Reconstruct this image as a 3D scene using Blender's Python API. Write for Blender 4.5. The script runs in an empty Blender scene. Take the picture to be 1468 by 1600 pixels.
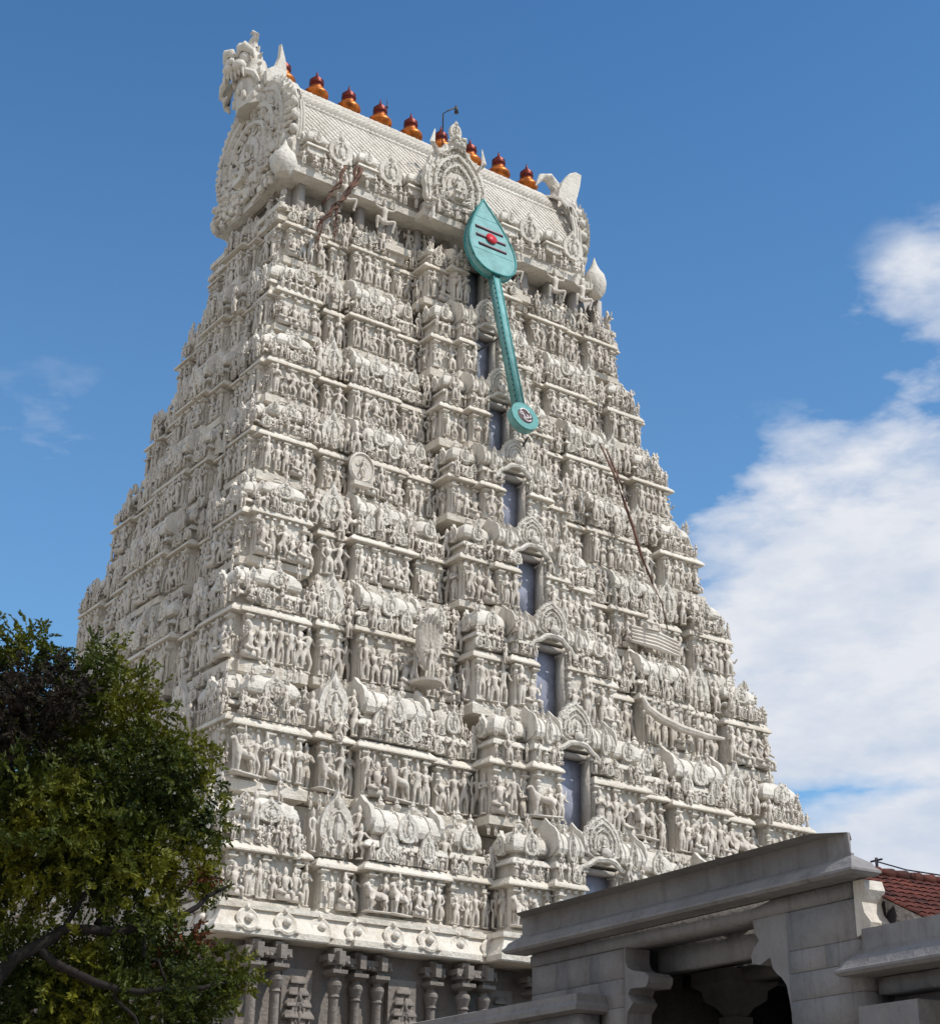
import bpy, math, random
import numpy as np
from mathutils import Matrix, Vector, Euler
R = math.radians
random.seed(7); rng = np.random.default_rng(7)
SC = bpy.context.scene
COL = SC.collection
# ------------------------------------------------------------------ camera
CAM = np.array([-29.066, -44.787, 1.6])
YAW, PITCH, ROLL = 0.613, 0.408, 0.015
def cam_axes():
    f = np.array([math.sin(YAW)*math.cos(PITCH), math.cos(YAW)*math.cos(PITCH), math.sin(PITCH)])
    rt = np.array([math.cos(YAW), -math.sin(YAW), 0.]); up = np.cross(rt, f)
    return rt*math.cos(ROLL)+up*math.sin(ROLL), -rt*math.sin(ROLL)+up*math.cos(ROLL), f
CR, CU, CF = cam_axes()
cam = bpy.data.cameras.new('camera'); camo = bpy.data.objects.new('camera', cam); COL.objects.link(camo)
M = Matrix(((CR[0], CU[0], -CF[0], CAM[0]), (CR[1], CU[1], -CF[1], CAM[1]), (CR[2], CU[2], -CF[2], CAM[2]), (0, 0, 0, 1)))
camo.matrix_world = M
cam.sensor_fit = 'HORIZONTAL'; cam.sensor_width = 36; cam.lens = 2567/1468*36
cam.clip_end = 5000
SC.camera = camo
SC.view_settings.view_transform = 'Standard'; SC.view_settings.look = 'None'
SC.view_settings.exposure = 0.6; SC.view_settings.gamma = 1
# ------------------------------------------------------------------ sun and sky
SUN_AZ, SUN_EL = R(150), R(52)      # clockwise from +Y
sd = Vector((math.sin(SUN_AZ)*math.cos(SUN_EL), math.cos(SUN_AZ)*math.cos(SUN_EL), math.sin(SUN_EL)))
sun = bpy.data.lights.new('sun', 'SUN'); suno = bpy.data.objects.new('sun', sun); COL.objects.link(suno)
sun.energy = 2.7; sun.angle = R(0.8); sun.color = (1, 0.945, 0.87)
suno.rotation_euler = sd.to_track_quat('Z', 'Y').to_euler(); suno.location = (30, -60, 60)

def NT(tree):
    class T: pass
    t = T(); t.n = tree.nodes; t.l = tree.links
    def add(ty, ins=None, **kw):
        nd = t.n.new(ty)
        for k, v in kw.items(): setattr(nd, k, v)
        for k, v in (ins or {}).items():
            if isinstance(v, bpy.types.NodeSocket): t.l.new(v, nd.inputs[k])
            else: nd.inputs[k].default_value = v
        return nd
    t.add = add
    def math_(op, a, b=0.0, c=0.0, clamp=False):
        nd = t.n.new('ShaderNodeMath'); nd.operation = op; nd.use_clamp = clamp
        for i, v in enumerate((a, b, c)):
            if isinstance(v, bpy.types.NodeSocket): t.l.new(v, nd.inputs[i])
            else: nd.inputs[i].default_value = v
        return nd.outputs[0]
    t.m = math_
    def mix(f, a, b, mode='MIX'):
        nd = t.n.new('ShaderNodeMix'); nd.data_type = 'RGBA'; nd.blend_type = mode
        for i, v in ((0, f), (6, a), (7, b)):
            if isinstance(v, bpy.types.NodeSocket): t.l.new(v, nd.inputs[i])
            else: nd.inputs[i].default_value = v if i == 0 else (*v[:3], 1)
        return nd.outputs[2]
    t.mix = mix
    def ramp(f, stops):
        nd = t.n.new('ShaderNodeValToRGB'); t.l.new(f, nd.inputs[0]); e = nd.color_ramp.elements
        while len(e) < len(stops): e.new(0.5)
        for el, (p, c) in zip(e, stops):
            el.position = p; el.color = (*c, 1) if isinstance(c, tuple) else (c, c, c, 1)
        return nd.outputs[0]
    t.ramp = ramp
    return t
world = bpy.data.worlds.new("World"); SC.world = world; world.use_nodes = True
t = NT(world.node_tree); t.n.clear()
sky = t.add('ShaderNodeTexSky', sky_type='NISHITA', sun_disc=False, sun_elevation=SUN_EL, sun_rotation=SUN_AZ,
            air_density=1.0, dust_density=1.0, ozone_density=2.5, altitude=0)
tc = t.add('ShaderNodeTexCoord')
def vdot(v):  # 1 - cos of the angle to a direction, as a soft blob
    n_ = t.add('ShaderNodeVectorMath', {0: tc.outputs['Generated'], 1: v}, operation='DOT_PRODUCT'); return n_.outputs['Value']
mp = t.add('ShaderNodeMapping', {'Vector': tc.outputs['Generated'], 'Scale': (1, 1, 2.4)})
nz = t.add('ShaderNodeTexNoise', {'Vector': mp.outputs[0], 'Scale': 6.5, 'Detail': 7.0, 'Roughness': 0.56})
nz2 = t.add('ShaderNodeTexNoise', {'Vector': mp.outputs[0], 'Scale': 14.0, 'Detail': 5.0, 'Roughness': 0.6})
blobs = [((0.75, 0.60, 0.26), 0.15, 1.3), ((0.82, 0.48, 0.27), 0.17, 1.2), ((0.66, 0.66, 0.31), 0.07, .55), ((0.705, 0.515, 0.485), 0.05, .62),
         ((0.735, 0.66, 0.21), 0.10, 0.95), ((0.30, 0.86, 0.41), 0.05, 0.12), ((-.9, -.25, .45), .75, 1.3), ((-.5, -.9, .4), .7, 1.3), ((0.93, -.1, .3), .3, .9)]  # both wide blobs behind the camera are added clouds, filling the shaded left face
tot = None
for v, rad, w in blobs:
    v = Vector(v).normalized(); c0 = math.cos(rad)
    d = t.m('ARCCOSINE', t.m('MINIMUM', vdot(tuple(v)), 0.99999))
    g = t.m('MULTIPLY', t.m('SUBTRACT', 1.0, t.m('DIVIDE', d, rad*1.5), clamp=True), w)
    tot = g if tot is None else t.m('MAXIMUM', tot, g)
brk = Vector((0.727, 0.645, 0.235)).normalized()
bd = t.m('ARCCOSINE', t.m('MINIMUM', vdot(tuple(brk)), 0.99999))
sepz = t.add('ShaderNodeSeparateXYZ', {0: tc.outputs['Generated']})
band = t.m('SUBTRACT', 1.0, t.m('DIVIDE', t.m('ABSOLUTE', t.m('SUBTRACT', sepz.outputs[2], brk.z)), 0.034), clamp=True)
wid = t.m('MULTIPLY', t.m('SUBTRACT', 1.0, t.m('DIVIDE', bd, 0.13), clamp=True), 1.4)
dens = t.m('ADD', t.m('MULTIPLY', tot, 1.0), t.m('MULTIPLY', t.m('SUBTRACT', nz.outputs['Fac'], 0.5), 1.9))
dens = t.m('ADD', dens, t.m('MULTIPLY', t.m('SUBTRACT', nz2.outputs['Fac'], 0.5), 0.45))
dens = t.m('SUBTRACT', dens, t.m('MULTIPLY', t.m('MULTIPLY', band, wid), 0.62))
mask = t.ramp(dens, [(0.24, 0.0), (0.38, 0.5), (0.62, 1.0)])
mask = t.m('MULTIPLY', mask, t.m('MULTIPLY', tot, 5.0, clamp=True))
ccol = t.ramp(nz2.outputs['Fac'], [(0.3, (3.3, 3.75, 4.5)), (0.62, (4.5, 4.65, 5.0))])
skyc = t.mix(1.0, sky.outputs[0], (0.37, 0.68, 0.88), 'MULTIPLY')
hz = t.m('POWER', t.m('SUBTRACT', 1.0, t.m('DIVIDE', t.m('ABSOLUTE', sepz.outputs[2]), 0.72), clamp=True), 1.4)
skyc = t.mix(t.m('MULTIPLY', hz, 0.55), skyc, (2.1, 3.7, 5.4))
colr = t.mix(mask, skyc, ccol)
bg = t.add('ShaderNodeBackground', {'Color': colr, 'Strength': 0.115})
out = t.add('ShaderNodeOutputWorld', {'Surface': bg.outputs[0]})

# ------------------------------------------------------------------ materials
def mat(name, build):
    m = bpy.data.materials.new(name); m.use_nodes = True
    t = NT(m.node_tree); b = m.node_tree.nodes['Principled BSDF']; t.b = b
    b.inputs['Specular IOR Level'].default_value = 0.25
    build(t, b); return m
def plaster(c1, c2, stain=(0.30, 0.25, 0.20), bump=1.0, streak=0.35, fine=26.0):
    def f(t, b):
        tc = t.add('ShaderNodeTexCoord'); g = t.add('ShaderNodeNewGeometry')
        P = g.outputs['Position']
        n1 = t.add('ShaderNodeTexNoise', {'Vector': P, 'Scale': 0.55, 'Detail': 6.0, 'Roughness': 0.65})
        n2 = t.add('ShaderNodeTexNoise', {'Vector': P, 'Scale': 5.0, 'Detail': 5.0, 'Roughness': 0.7})
        mpg = t.add('ShaderNodeMapping', {'Vector': P, 'Scale': (3.2, 3.2, 0.35)})
        n3 = t.add('ShaderNodeTexNoise', {'Vector': mpg.outputs[0], 'Scale': 1.0, 'Detail': 6.0, 'Roughness': 0.7})
        c = t.mix(t.ramp(n1.outputs['Fac'], [(0.35, 0.0), (0.65, 1.0)]), c1, c2)
        c = t.mix(t.m('MULTIPLY', t.ramp(n3.outputs['Fac'], [(0.52, 0.0), (0.75, 1.0)]), streak), c, stain)
        c = t.mix(t.m('MULTIPLY', t.ramp(n2.outputs['Fac'], [(0.5, 0.0), (0.8, 1.0)]), 0.35), c, stain)
        t.l.new(c, b.inputs['Base Color']); b.inputs['Roughness'].default_value = 0.85
        v = t.add('ShaderNodeTexVoronoi', {'Vector': P, 'Scale': fine*0.33})
        n4 = t.add('ShaderNodeTexNoise', {'Vector': P, 'Scale': fine, 'Detail': 3.0})
        h = t.m('ADD', t.m('MULTIPLY', v.outputs['Distance'], 0.8), n4.outputs['Fac'])
        bp = t.add('ShaderNodeBump', {'Height': h, 'Strength': 0.5*bump, 'Distance': 0.06})
        t.l.new(bp.outputs[0], b.inputs['Normal'])
    return f
def plain(c, rough=0.6, metal=0.0, var=0.12, scale=6.0, bump=0.0, spec=0.3):
    def f(t, b):
        g = t.add('ShaderNodeNewGeometry')
        n1 = t.add('ShaderNodeTexNoise', {'Vector': g.outputs['Position'], 'Scale': scale, 'Detail': 5.0, 'Roughness': 0.65})
        k = t.ramp(n1.outputs['Fac'], [(0.3, 1-var*1.6), (0.7, 1+var)])
        t.l.new(t.mix(1.0, c, k, 'MULTIPLY'), b.inputs['Base Color'])
        b.inputs['Roughness'].default_value = rough; b.inputs['Metallic'].default_value = metal
        b.inputs['Specular IOR Level'].default_value = spec
        if bump:
            bp = t.add('ShaderNodeBump', {'Height': n1.outputs['Fac'], 'Strength': bump, 'Distance': 0.03}); t.l.new(bp.outputs[0], b.inputs['Normal'])
    return f
LIME = mat('limewashed_stucco', plaster((0.57, 0.53, 0.465), (0.70, 0.66, 0.59), (0.27, 0.22, 0.175), 0.9, 0.65))
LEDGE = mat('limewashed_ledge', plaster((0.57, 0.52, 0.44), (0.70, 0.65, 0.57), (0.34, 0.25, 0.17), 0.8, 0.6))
STAT = mat('weathered_stucco_figures', plaster((0.50, 0.45, 0.39), (0.65, 0.60, 0.53), (0.27, 0.20, 0.15), 0.6, 0.45))
WALLM = mat('recess_shade_stucco', plaster((0.38, 0.35, 0.32), (0.46, 0.43, 0.40), (0.22, 0.18, 0.15), 0.6))  # darker copy of the stucco; recess shade is put into the colour
GRAN = mat('granite', plaster((0.19, 0.165, 0.145), (0.25, 0.22, 0.195), (0.10, 0.08, 0.07), 0.8, fine=18))
STONE = mat('hall_stone', plaster((0.19, 0.18, 0.178), (0.26, 0.245, 0.24), (0.11, 0.09, 0.08), 0.7, 0.6, fine=10))
BLUEJ = mat('blue_grey_paint', plain((0.33, 0.35, 0.44), 0.85, var=0.22, scale=2.4))
TURQ = mat('turquoise_paint', plain((0.165, 0.355, 0.35), 0.65, var=0.18, scale=2.2))
TURQD = mat('turquoise_frame', plain((0.05, 0.26, 0.25), 0.5, var=0.25, scale=9.0))
MAROON = mat('maroon_paint_and_shadow', plain((0.06, 0.025, 0.035), 0.6))
PINK = mat('pink_trim', plain((0.30, 0.22, 0.235), 0.6))
REDP = mat('red_paint', plain((0.55, 0.03, 0.04), 0.4))
WHITEP = mat('white_paint', plain((0.72, 0.66, 0.66), 0.5))
COPPER = mat('gilded_copper', plain((0.50, 0.14, 0.022), 0.42, 0.6, 0.45, 4.0))
DCOP = mat('dark_red_copper', plain((0.15, 0.022, 0.014), 0.42, 0.5, 0.3, 7.0))
IRON = mat('dark_iron', plain((0.05, 0.045, 0.05), 0.6))
BROWNW = mat('brown_bamboo', plain((0.16, 0.085, 0.06), 0.8, var=0.5, scale=3.0))
TILE = mat('red_clay', plain((0.10, 0.026, 0.016), 0.85, var=0.6, scale=2.2, bump=0.4))
BARK = mat('bark', plain((0.014, 0.011, 0.009), 0.9, var=0.4, scale=8.0, bump=0.6))
GROUNDM = mat('sandy_ground', plain((0.36, 0.31, 0.24), 0.95, var=0.25, scale=0.7, bump=0.3))
def leafm(t, b):
    g = t.add('ShaderNodeNewGeometry')
    n1 = t.add('ShaderNodeTexNoise', {'Vector': g.outputs['Position'], 'Scale': 0.9, 'Detail': 4.0})
    n2 = t.add('ShaderNodeTexNoise', {'Vector': g.outputs['Position'], 'Scale': 14.0, 'Detail': 2.0})
    c = t.ramp(n1.outputs['Fac'], [(0.34, (0.014, 0.030, 0.008)), (0.48, (0.050, 0.070, 0.008)), (0.62, (0.15, 0.150, 0.010))])
    c = t.mix(t.ramp(n2.outputs['Fac'], [(0.45, 0.0), (0.7, 0.6)]), c, (0.12, 0.125, 0.010))
    t.l.new(c, b.inputs['Base Color']); b.inputs['Roughness'].default_value = 0.55
    tr = t.add('ShaderNodeBsdfTranslucent', {'Color': c}); mx = t.add('ShaderNodeMixShader', {0: 0.30, 1: b.outputs[0], 2: tr.outputs[0]})
    t.l.new(mx.outputs[0], t.n['Material Output'].inputs[0])
LEAF = mat('leaf_green', leafm)
DRY = mat('dry_twigs', plain((0.020, 0.015, 0.009), 0.9, var=0.4, scale=9.0))
RUST = mat('rusty_leaf', plain((0.13, 0.04, 0.015), 0.8, var=0.4, scale=9.0))

# ------------------------------------------------------------------ mesh pieces: a piece is (verts Nx3 array, list of polys)
def loft(rings, closed=True, cap0=False, cap1=False):
    n = len(rings[0]); V = np.array([p for r in rings for p in r], float); F = []
    m = n if closed else n-1
    for k in range(len(rings)-1):
        for i in range(m):
            j = (i+1) % n; F.append((k*n+i, k*n+j, (k+1)*n+j, (k+1)*n+i))
    if cap0: F.append(tuple(range(n))[::-1])
    if cap1: F.append(tuple((len(rings)-1)*n+i for i in range(n)))
    return V, F
def box(x0, x1, y0, y1, z0, z1):
    r = lambda z: [(x0, y0, z), (x1, y0, z), (x1, y1, z), (x0, y1, z)]
    return loft([r(z0), r(z1)], True, True, True)
def rect_loft(x0, x1, y0, y1, prof, cap=True, back=False):
    """prof: list of (z, out). Ring grows outward at the front (-y) and sides; the back stays unless back."""
    rs = [[(x0-o, y0-o, z), (x1+o, y0-o, z), (x1+o, y1+(o if back else 0), z), (x0-o, y1+(o if back else 0), z)] for z, o in prof]
    return loft(rs, True, cap, cap)
def lathe(prof, n=12, c=(0, 0), cap=True):
    rs = [[(c[0]+r*math.cos(2*math.pi*i/n), c[1]+r*math.sin(2*math.pi*i/n), z) for i in range(n)] for r, z in prof]
    return loft(rs, True, cap, cap)
def ell(c, r, n=10, m=6):
    pr = [(max(0.02, math.sin(math.pi*k/m)), -math.cos(math.pi*k/m)) for k in range(m+1)]
    rs = [[(c[0]+r[0]*a*math.cos(2*math.pi*i/n), c[1]+r[1]*a*math.sin(2*math.pi*i/n), c[2]+r[2]*b) for i in range(n)] for a, b in pr]
    return loft(rs, True, True, True)
def tube(pts, rad, n=6, flat=None):
    pts = [Vector(p) for p in pts]; rs = []
    rad = rad if hasattr(rad, '__len__') else [rad]*len(pts)
    up = Vector((0, 0, 1))
    for i, p in enumerate(pts):
        d = (pts[min(i+1, len(pts)-1)]-pts[max(i-1, 0)]).normalized()
        a = d.cross(up if abs(d.z) < 0.95 else Vector((0, 1, 0))).normalized(); b = a.cross(d)
        fb = 1 if flat is None else flat
        rs.append([tuple(p+a*(rad[i]*math.cos(2*math.pi*k/n))+b*(rad[i]*fb*math.sin(2*math.pi*k/n))) for k in range(n)])
    V, F = loft(rs, True, True, True)
    return V, [f[::-1] for f in F]
def prism_y(outline, y0, y1):
    """outline in (x,z), counter-clockwise seen from -y"""
    return loft([[(x, y0, z) for x, z in outline], [(x, y1, z) for x, z in outline]], True, True, True)
def join(*ps):
    V = []; F = []; o = 0
    for p in ps:
        if p is None: continue
        V.append(p[0]); F += [tuple(i+o for i in f) for f in p[1]]; o += len(p[0])
    return np.concatenate(V), F
def tf(p, loc=(0, 0, 0), rz=0.0, s=(1, 1, 1), rx=0.0, ry=0.0):
    s = s if hasattr(s, '__len__') else (s, s, s)
    A = np.array((Euler((rx, ry, rz)).to_matrix()))
    return (p[0]*np.array(s))@A.T+np.array(loc), p[1]
def mesh(name, p, m, smooth=None):
    V, F = p; me = bpy.data.meshes.new(name)
    sizes = np.fromiter((len(f) for f in F), np.int32, len(F)); loops = np.fromiter((i for f in F for i in f), np.int32, int(sizes.sum()))
    return raw_mesh(name, V, loops, sizes, m, smooth)
def raw_mesh(name, V, loops, sizes, m, smooth=None, mi=None):
    me = bpy.data.meshes.new(name)
    me.vertices.add(len(V)); me.vertices.foreach_set('co', np.asarray(V, np.float32).ravel())
    me.loops.add(len(loops)); me.loops.foreach_set('vertex_index', loops)
    me.polygons.add(len(sizes)); st = np.zeros(len(sizes), np.int32); st[1:] = np.cumsum(sizes)[:-1]
    me.polygons.foreach_set('loop_start', st); me.polygons.foreach_set('loop_total', sizes)
    for k in (m if isinstance(m, (list, tuple)) else [m]): me.materials.append(k)
    if mi is not None: me.polygons.foreach_set('material_index', mi)
    me.update(calc_edges=True)
    import bmesh
    if len(V) < 60000:
        bm = bmesh.new(); bm.from_mesh(me); bmesh.ops.recalc_face_normals(bm, faces=bm.faces); bm.to_mesh(me); bm.free()
    if smooth:
        me.polygons.foreach_set('use_smooth', np.ones(len(sizes), bool))
        if smooth is not True: me.set_sharp_from_angle(angle=R(smooth))
    return me
def ob(name, me, parent=None, label=None, kind=None, mw=None):
    o = bpy.data.objects.new(name, me); COL.objects.link(o)
    if parent: o.parent = parent
    if mw is not None: o.matrix_local = mw
    if label: o['label'] = label
    if kind: o['kind'] = kind
    return o
def obj(name, p, m, parent=None, smooth=None, label=None, kind=None):
    return ob(name, mesh(name, p, m, smooth), parent, label, kind)
def thing(name, label, cat, loc=(0, 0, 0), group=None, rz=0):
    o = bpy.data.objects.new(name, None); COL.objects.link(o); o.location = loc; o.rotation_euler = (0, 0, rz)
    o['label'] = label; o['category'] = cat
    if group: o['group'] = group
    return o
def tag(o, label, cat, group=None):
    o['label'] = label; o['category'] = cat
    if group: o['group'] = group
    return o

# ------------------------------------------------------------------ figure prototypes (skin modifier: one continuous body)
def skin(verts, edges, radii, sub=0, extra=None):
    me = bpy.data.meshes.new('sk'); me.from_pydata(verts, edges, []); o = bpy.data.objects.new('sk', me); COL.objects.link(o)
    md = o.modifiers.new('s', 'SKIN'); md.use_smooth_shade = False
    if not me.skin_vertices: 
        pass
    for i, r in enumerate(radii):
        me.skin_vertices[0].data[i].radius = (r, r) if not hasattr(r, '__len__') else r
    me.skin_vertices[0].data[0].use_root = True
    if sub: 
        sb = o.modifiers.new('u', 'SUBSURF'); sb.levels = sub
    dg = bpy.context.evaluated_depsgraph_get(); dg.update()
    ev = o.evaluated_get(dg); em = ev.to_mesh()
    V = np.empty(len(em.vertices)*3); em.vertices.foreach_get('co', V); V = V.reshape(-1, 3)
    F = [tuple(p.vertices) for p in em.polygons]
    ev.to_mesh_clear(); bpy.data.objects.remove(o); bpy.data.meshes.remove(me)
    return V, F
def human(arms, legs, hip=0.0, lean=0.0, seat=False, sub=0, fem=False, arms2=None):
    """unit height figure facing -y. arms: ((elbow),(hand)) per side; legs: ((knee),(foot)) per side."""
    hz = 0.30 if seat else 0.48
    V = [(hip, 0, hz), (hip*.5, 0, hz+.09), (lean*.4, -.015, hz+.21), (lean*.6, 0, hz+.30), (lean*.8, 0, hz+.345), (lean, -.01, hz+.40), (lean, 0, hz+.47), (lean, 0, hz+.53), (lean, 0, hz+.585)]
    rr = [(.085, .06), (.062, .05), (.088, .062), (.06, .05), (.032, .032), (.052, .056), (.05, .052), (.036, .036), (.012, .012)]
    E = [(0, 1), (1, 2), (2, 3), (3, 4), (4, 5), (5, 6), (6, 7), (7, 8)]
    if fem: rr[1] = (.045, .04); rr[2] = (.08, .075)
    def chain(root, pts, rads):
        k = root
        for p, r in zip(pts, rads): V.append(p); rr.append((r, r)); E.append((k, len(V)-1)); k = len(V)-1
    for sgn, leg in zip((-1, 1), legs):
        chain(0, [(hip+sgn*.055, 0, hz-.045)]+[tuple(leg[0])]+[tuple(leg[1])]+[(leg[1][0]+sgn*.012, leg[1][1]-.055, leg[1][2]-.012)], (.056, .042, .028, .024))
    for sgn, arm in zip((-1, 1), arms):
        chain(3, [(lean*.6+sgn*.115, 0, hz+.285), arm[0], arm[1], tuple(np.array(arm[1])+(np.array(arm[1])-np.array(arm[0]))*.28)], (.036, .027, .021, .02))
    P = skin(V, E, rr, sub)
    ex = []
    if arms2:
        for sgn, arm in zip((-1, 1), arms2):
            ex.append(tube([(lean*.6+sgn*.09, .03, hz+.28), arm[0], arm[1]], (.032, .026, .02), 5)); ex.append(ell(arm[1], (.03, .015, .04), 5, 4))
    if not seat: ex.append(lathe([(.1, -.0), (.1, .012), (.1, .03)], 8))  # foot pad
    return join(P, *ex)
def std_legs(w=.07, y=0): return (((-w, -.02, .26), (-w, y, .035)), ((w, -.02, .26), (w, y, .035)))
def protos(sub):
    P = []
    P.append(human((((-.17, 0, .63), (-.20, -.10, .74)), ((.19, .01, .60), (.11, -.04, .50))), std_legs(), sub=sub))
    P.append(human((((-.17, -.02, .64), (-.15, -.13, .72)), ((.17, -.02, .62), (.16, -.13, .56))), std_legs(), sub=sub, arms2=(((-.22, .02, .74), (-.21, 0, .90)), ((.22, .02, .74), (.21, 0, .90)))))
    P.append(human((((-.19, 0, .62), (-.12, -.04, .50)), ((.2, 0, .80), (.10, -.02, .97))), (((-.05, -.03, .26), (-.03, 0, .035)), ((.11, -.03, .26), (.14, 0, .035))), hip=.035, lean=-.03, sub=sub, fem=True))
    P.append(human((((-.15, -.05, .62), (-.02, -.12, .68)), ((.15, -.05, .62), (.02, -.12, .68))), std_legs(.05), sub=sub))
    P.append(human((((-.20, 0, .68), (-.28, -.03, .80)), ((.20, 0, .70), (.30, -.02, .62))), (((-.15, -.06, .33), (-.08, -.02, .20)), ((.10, -.04, .26), (.07, 0, .035))), hip=-.02, lean=.04, sub=sub))
    P.append(join(tf(human((((-.17, 0, .47), (-.20, -.10, .58)), ((.17, -.02, .44), (.13, -.13, .36))), (((-.20, -.12, .22), (-.02, -.16, .17)), ((.18, -.14, .18), (.18, -.12, .02))), seat=True, sub=sub,
             arms2=(((-.21, .02, .58), (-.20, 0, .72)), ((.21, .02, .58), (.20, 0, .72)))), s=1.12), box(-.22, .22, -.14, .1, 0, .18)))
    P.append(human((((-.16, -.03, .58), (-.17, -.10, .47)), ((.17, 0, .66), (.19, -.03, .84))), std_legs(.09), hip=.02, sub=sub))
    P[6] = join(P[6], tube([(-.18, -.12, .02), (-.17, -.11, .3), (-.16, -.1, .5)], (.045, .025, .015), 5))
    return P
def quadruped(rider=True, sub=0, mane=True):
    V = [(0.22, 0, .42), (0.0, 0, .41), (-.22, 0, .45), (-.33, -.02, .60), (-.37, -.03, .70), (-.50, -.04, .64)]
    rr = [.10, .095, .11, .07, .065, .035]; E = [(0, 1), (1, 2), (2, 3), (3, 4), (4, 5)]
    def ch(root, pts, rads):
        k = root
        for p, r in zip(pts, rads): V.append(p); rr.append(r); E.append((k, len(V)-1)); k = len(V)-1
    for s in (-1, 1):
        ch(0, [(.25, s*.07, .30), (.22, s*.07, .24), (.30, s*.07, .13), (.27, s*.07, .02)], (.06, .045, .028, .03))
        ch(2, [(-.23, s*.07, .28), (-.23, s*.07, .16), (-.25, s*.07, .02)], (.05, .032, .03))
    ch(0, [(.34, 0, .44), (.42, 0, .30)], (.025, .015))
    b = skin(V, E, rr, sub)
    ex = [box(-.45, .45, -.14, .14, -.02, .02)]
    if rider:
        h = human((((-.16, -.03, .44), (-.10, -.13, .46)), ((.17, 0, .48), (.22, -.03, .62))), (((-.13, -.08, .24), (-.14, -.03, .08)), ((.13, -.08, .24), (.14, -.03, .08))), seat=True, sub=sub)
        ex.append(tf(h, (0, -.0, .38), rz=-.6, s=.72))
    return join(b, *ex)
def squat_giant(sub=0):
    return human((((-.26, -.02, .62), (-.22, -.06, .82)), ((.26, -.02, .62), (.22, -.06, .82))), (((-.24, -.10, .30), (-.20, -.03, .04)), ((.24, -.10, .30), (.20, -.03, .04))), seat=True, sub=sub)
LO = protos(0); HI = protos(1)
ANI_LO, ANI_HI = [quadruped(True, 0), quadruped(False, 0)], [quadruped(True, 1), quadruped(False, 1)]
GI = squat_giant(1)

# ------------------------------------------------------------------ architectural prototypes
def kapota(z, t_, o):      # curved cornice profile from underside up
    return [(z, .02), (z+.08*t_, o*.55), (z+.10*t_, o*.98), (z+.24*t_, o), (z+.55*t_, o*.80), (z+.85*t_, o*.42), (z+t_, o*.30)]
def p_pilaster():          # unit height 1, width ~.16
    return join(box(-.07, .07, -.07, .07, 0, .10), lathe([(.05, .10), (.05, .62), (.065, .64), (.045, .67), (.075, .72), (.085, .76), (.05, .80), (.045, .83)], 8), rect_loft(-.05, .05, -.05, .07, [(.83, 0), (.88, .06), (.91, .06)]), box(-.055, .055, -.06, .07, .91, 1))
def p_stupi(): return lathe([(.03, 0), (.05, .12), (.10, .3), (.09, .45), (.04, .55), (.06, .62), (.02, .8), (.005, 1)], 8)
def p_nasi():              # horseshoe tablet, unit width 1, height 1, thickness .18, facing -y
    o = [(.16*1, 0), (.30, .06), (.42, .14), (.5, .32), (.47, .52), (.36, .70), (.20, .80), (.09, .88), (0, 1.05)]
    out_ = o+[(-x, z) for x, z in o[-2::-1]]
    inn = [(.0+.26*math.cos(a), .42+.28*math.sin(a)) for a in np.linspace(-1.2, math.pi+1.2, 12)]
    a = prism_y(out_, -.09, .09)
    ring = tube([(x, -.10, z) for x, z in inn], .05, 5)
    head = ell((0, -.12, .80), (.11, .09, .11), 6, 5)
    fig = join(ell((0, -.12, .36), (.12, .09, .17), 6, 5), ell((0, -.14, .56), (.07, .07, .08), 6, 4))
    curls = [ell((s*.40, -.09, .12), (.10, .06, .09), 6, 4) for s in (-1, 1)]
    return join(a, ring, head, fig, *curls)
NASI = p_nasi(); PIL = p_pilaster(); STUPI = p_stupi()
def p_kuta(dome='square'):   # fits x,y in [-.5,.5], z 0..1 ; body, small cornice, neck, domed roof
    ps = [box(-.40, .40, -.40, .5, 0, .22), rect_loft(-.40, .40, -.40, .5, kapota(.20, .12, .12))]
    ps.append(box(-.30, .30, -.30, .5, .3, .44))
    rings = []; N = 20
    for z, r in ((.42, .40), (.44, .47), (.50, .50), (.58, .48), (.67, .43), (.75, .34), (.80, .24), (.83, .12)):
        rg = []
        for i in range(N):
            a = 2*math.pi*(i+.5)/N; c, s = math.cos(a), math.sin(a)
            k = 1/max(abs(c), abs(s)) if dome == 'square' else 1
            k = k*.75+.25 if dome == 'square' else 1
            lob = 1+.03*math.cos(a*10) if dome != 'square' else 1
            rg.append((c*k*r*lob, s*k*r*lob, z))
        rings.append(rg)
    ps.append(loft(rings, True, True, True))
    ps.append(tf(STUPI, (0, 0, .80), s=(1.2, 1.2, .30)))
    for rz in (0, math.pi/2, -math.pi/2): 
        c, s = math.cos(rz), math.sin(rz)
        ps.append(tf(NASI, (s*.47, -c*.47, .38), rz=rz, s=(.38, .55, .40)))
    for x in (-.38, .38): ps.append(tf(PIL, (x, -.40, 0), s=(.9, .9, .24)))
    return join(*ps)
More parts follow.
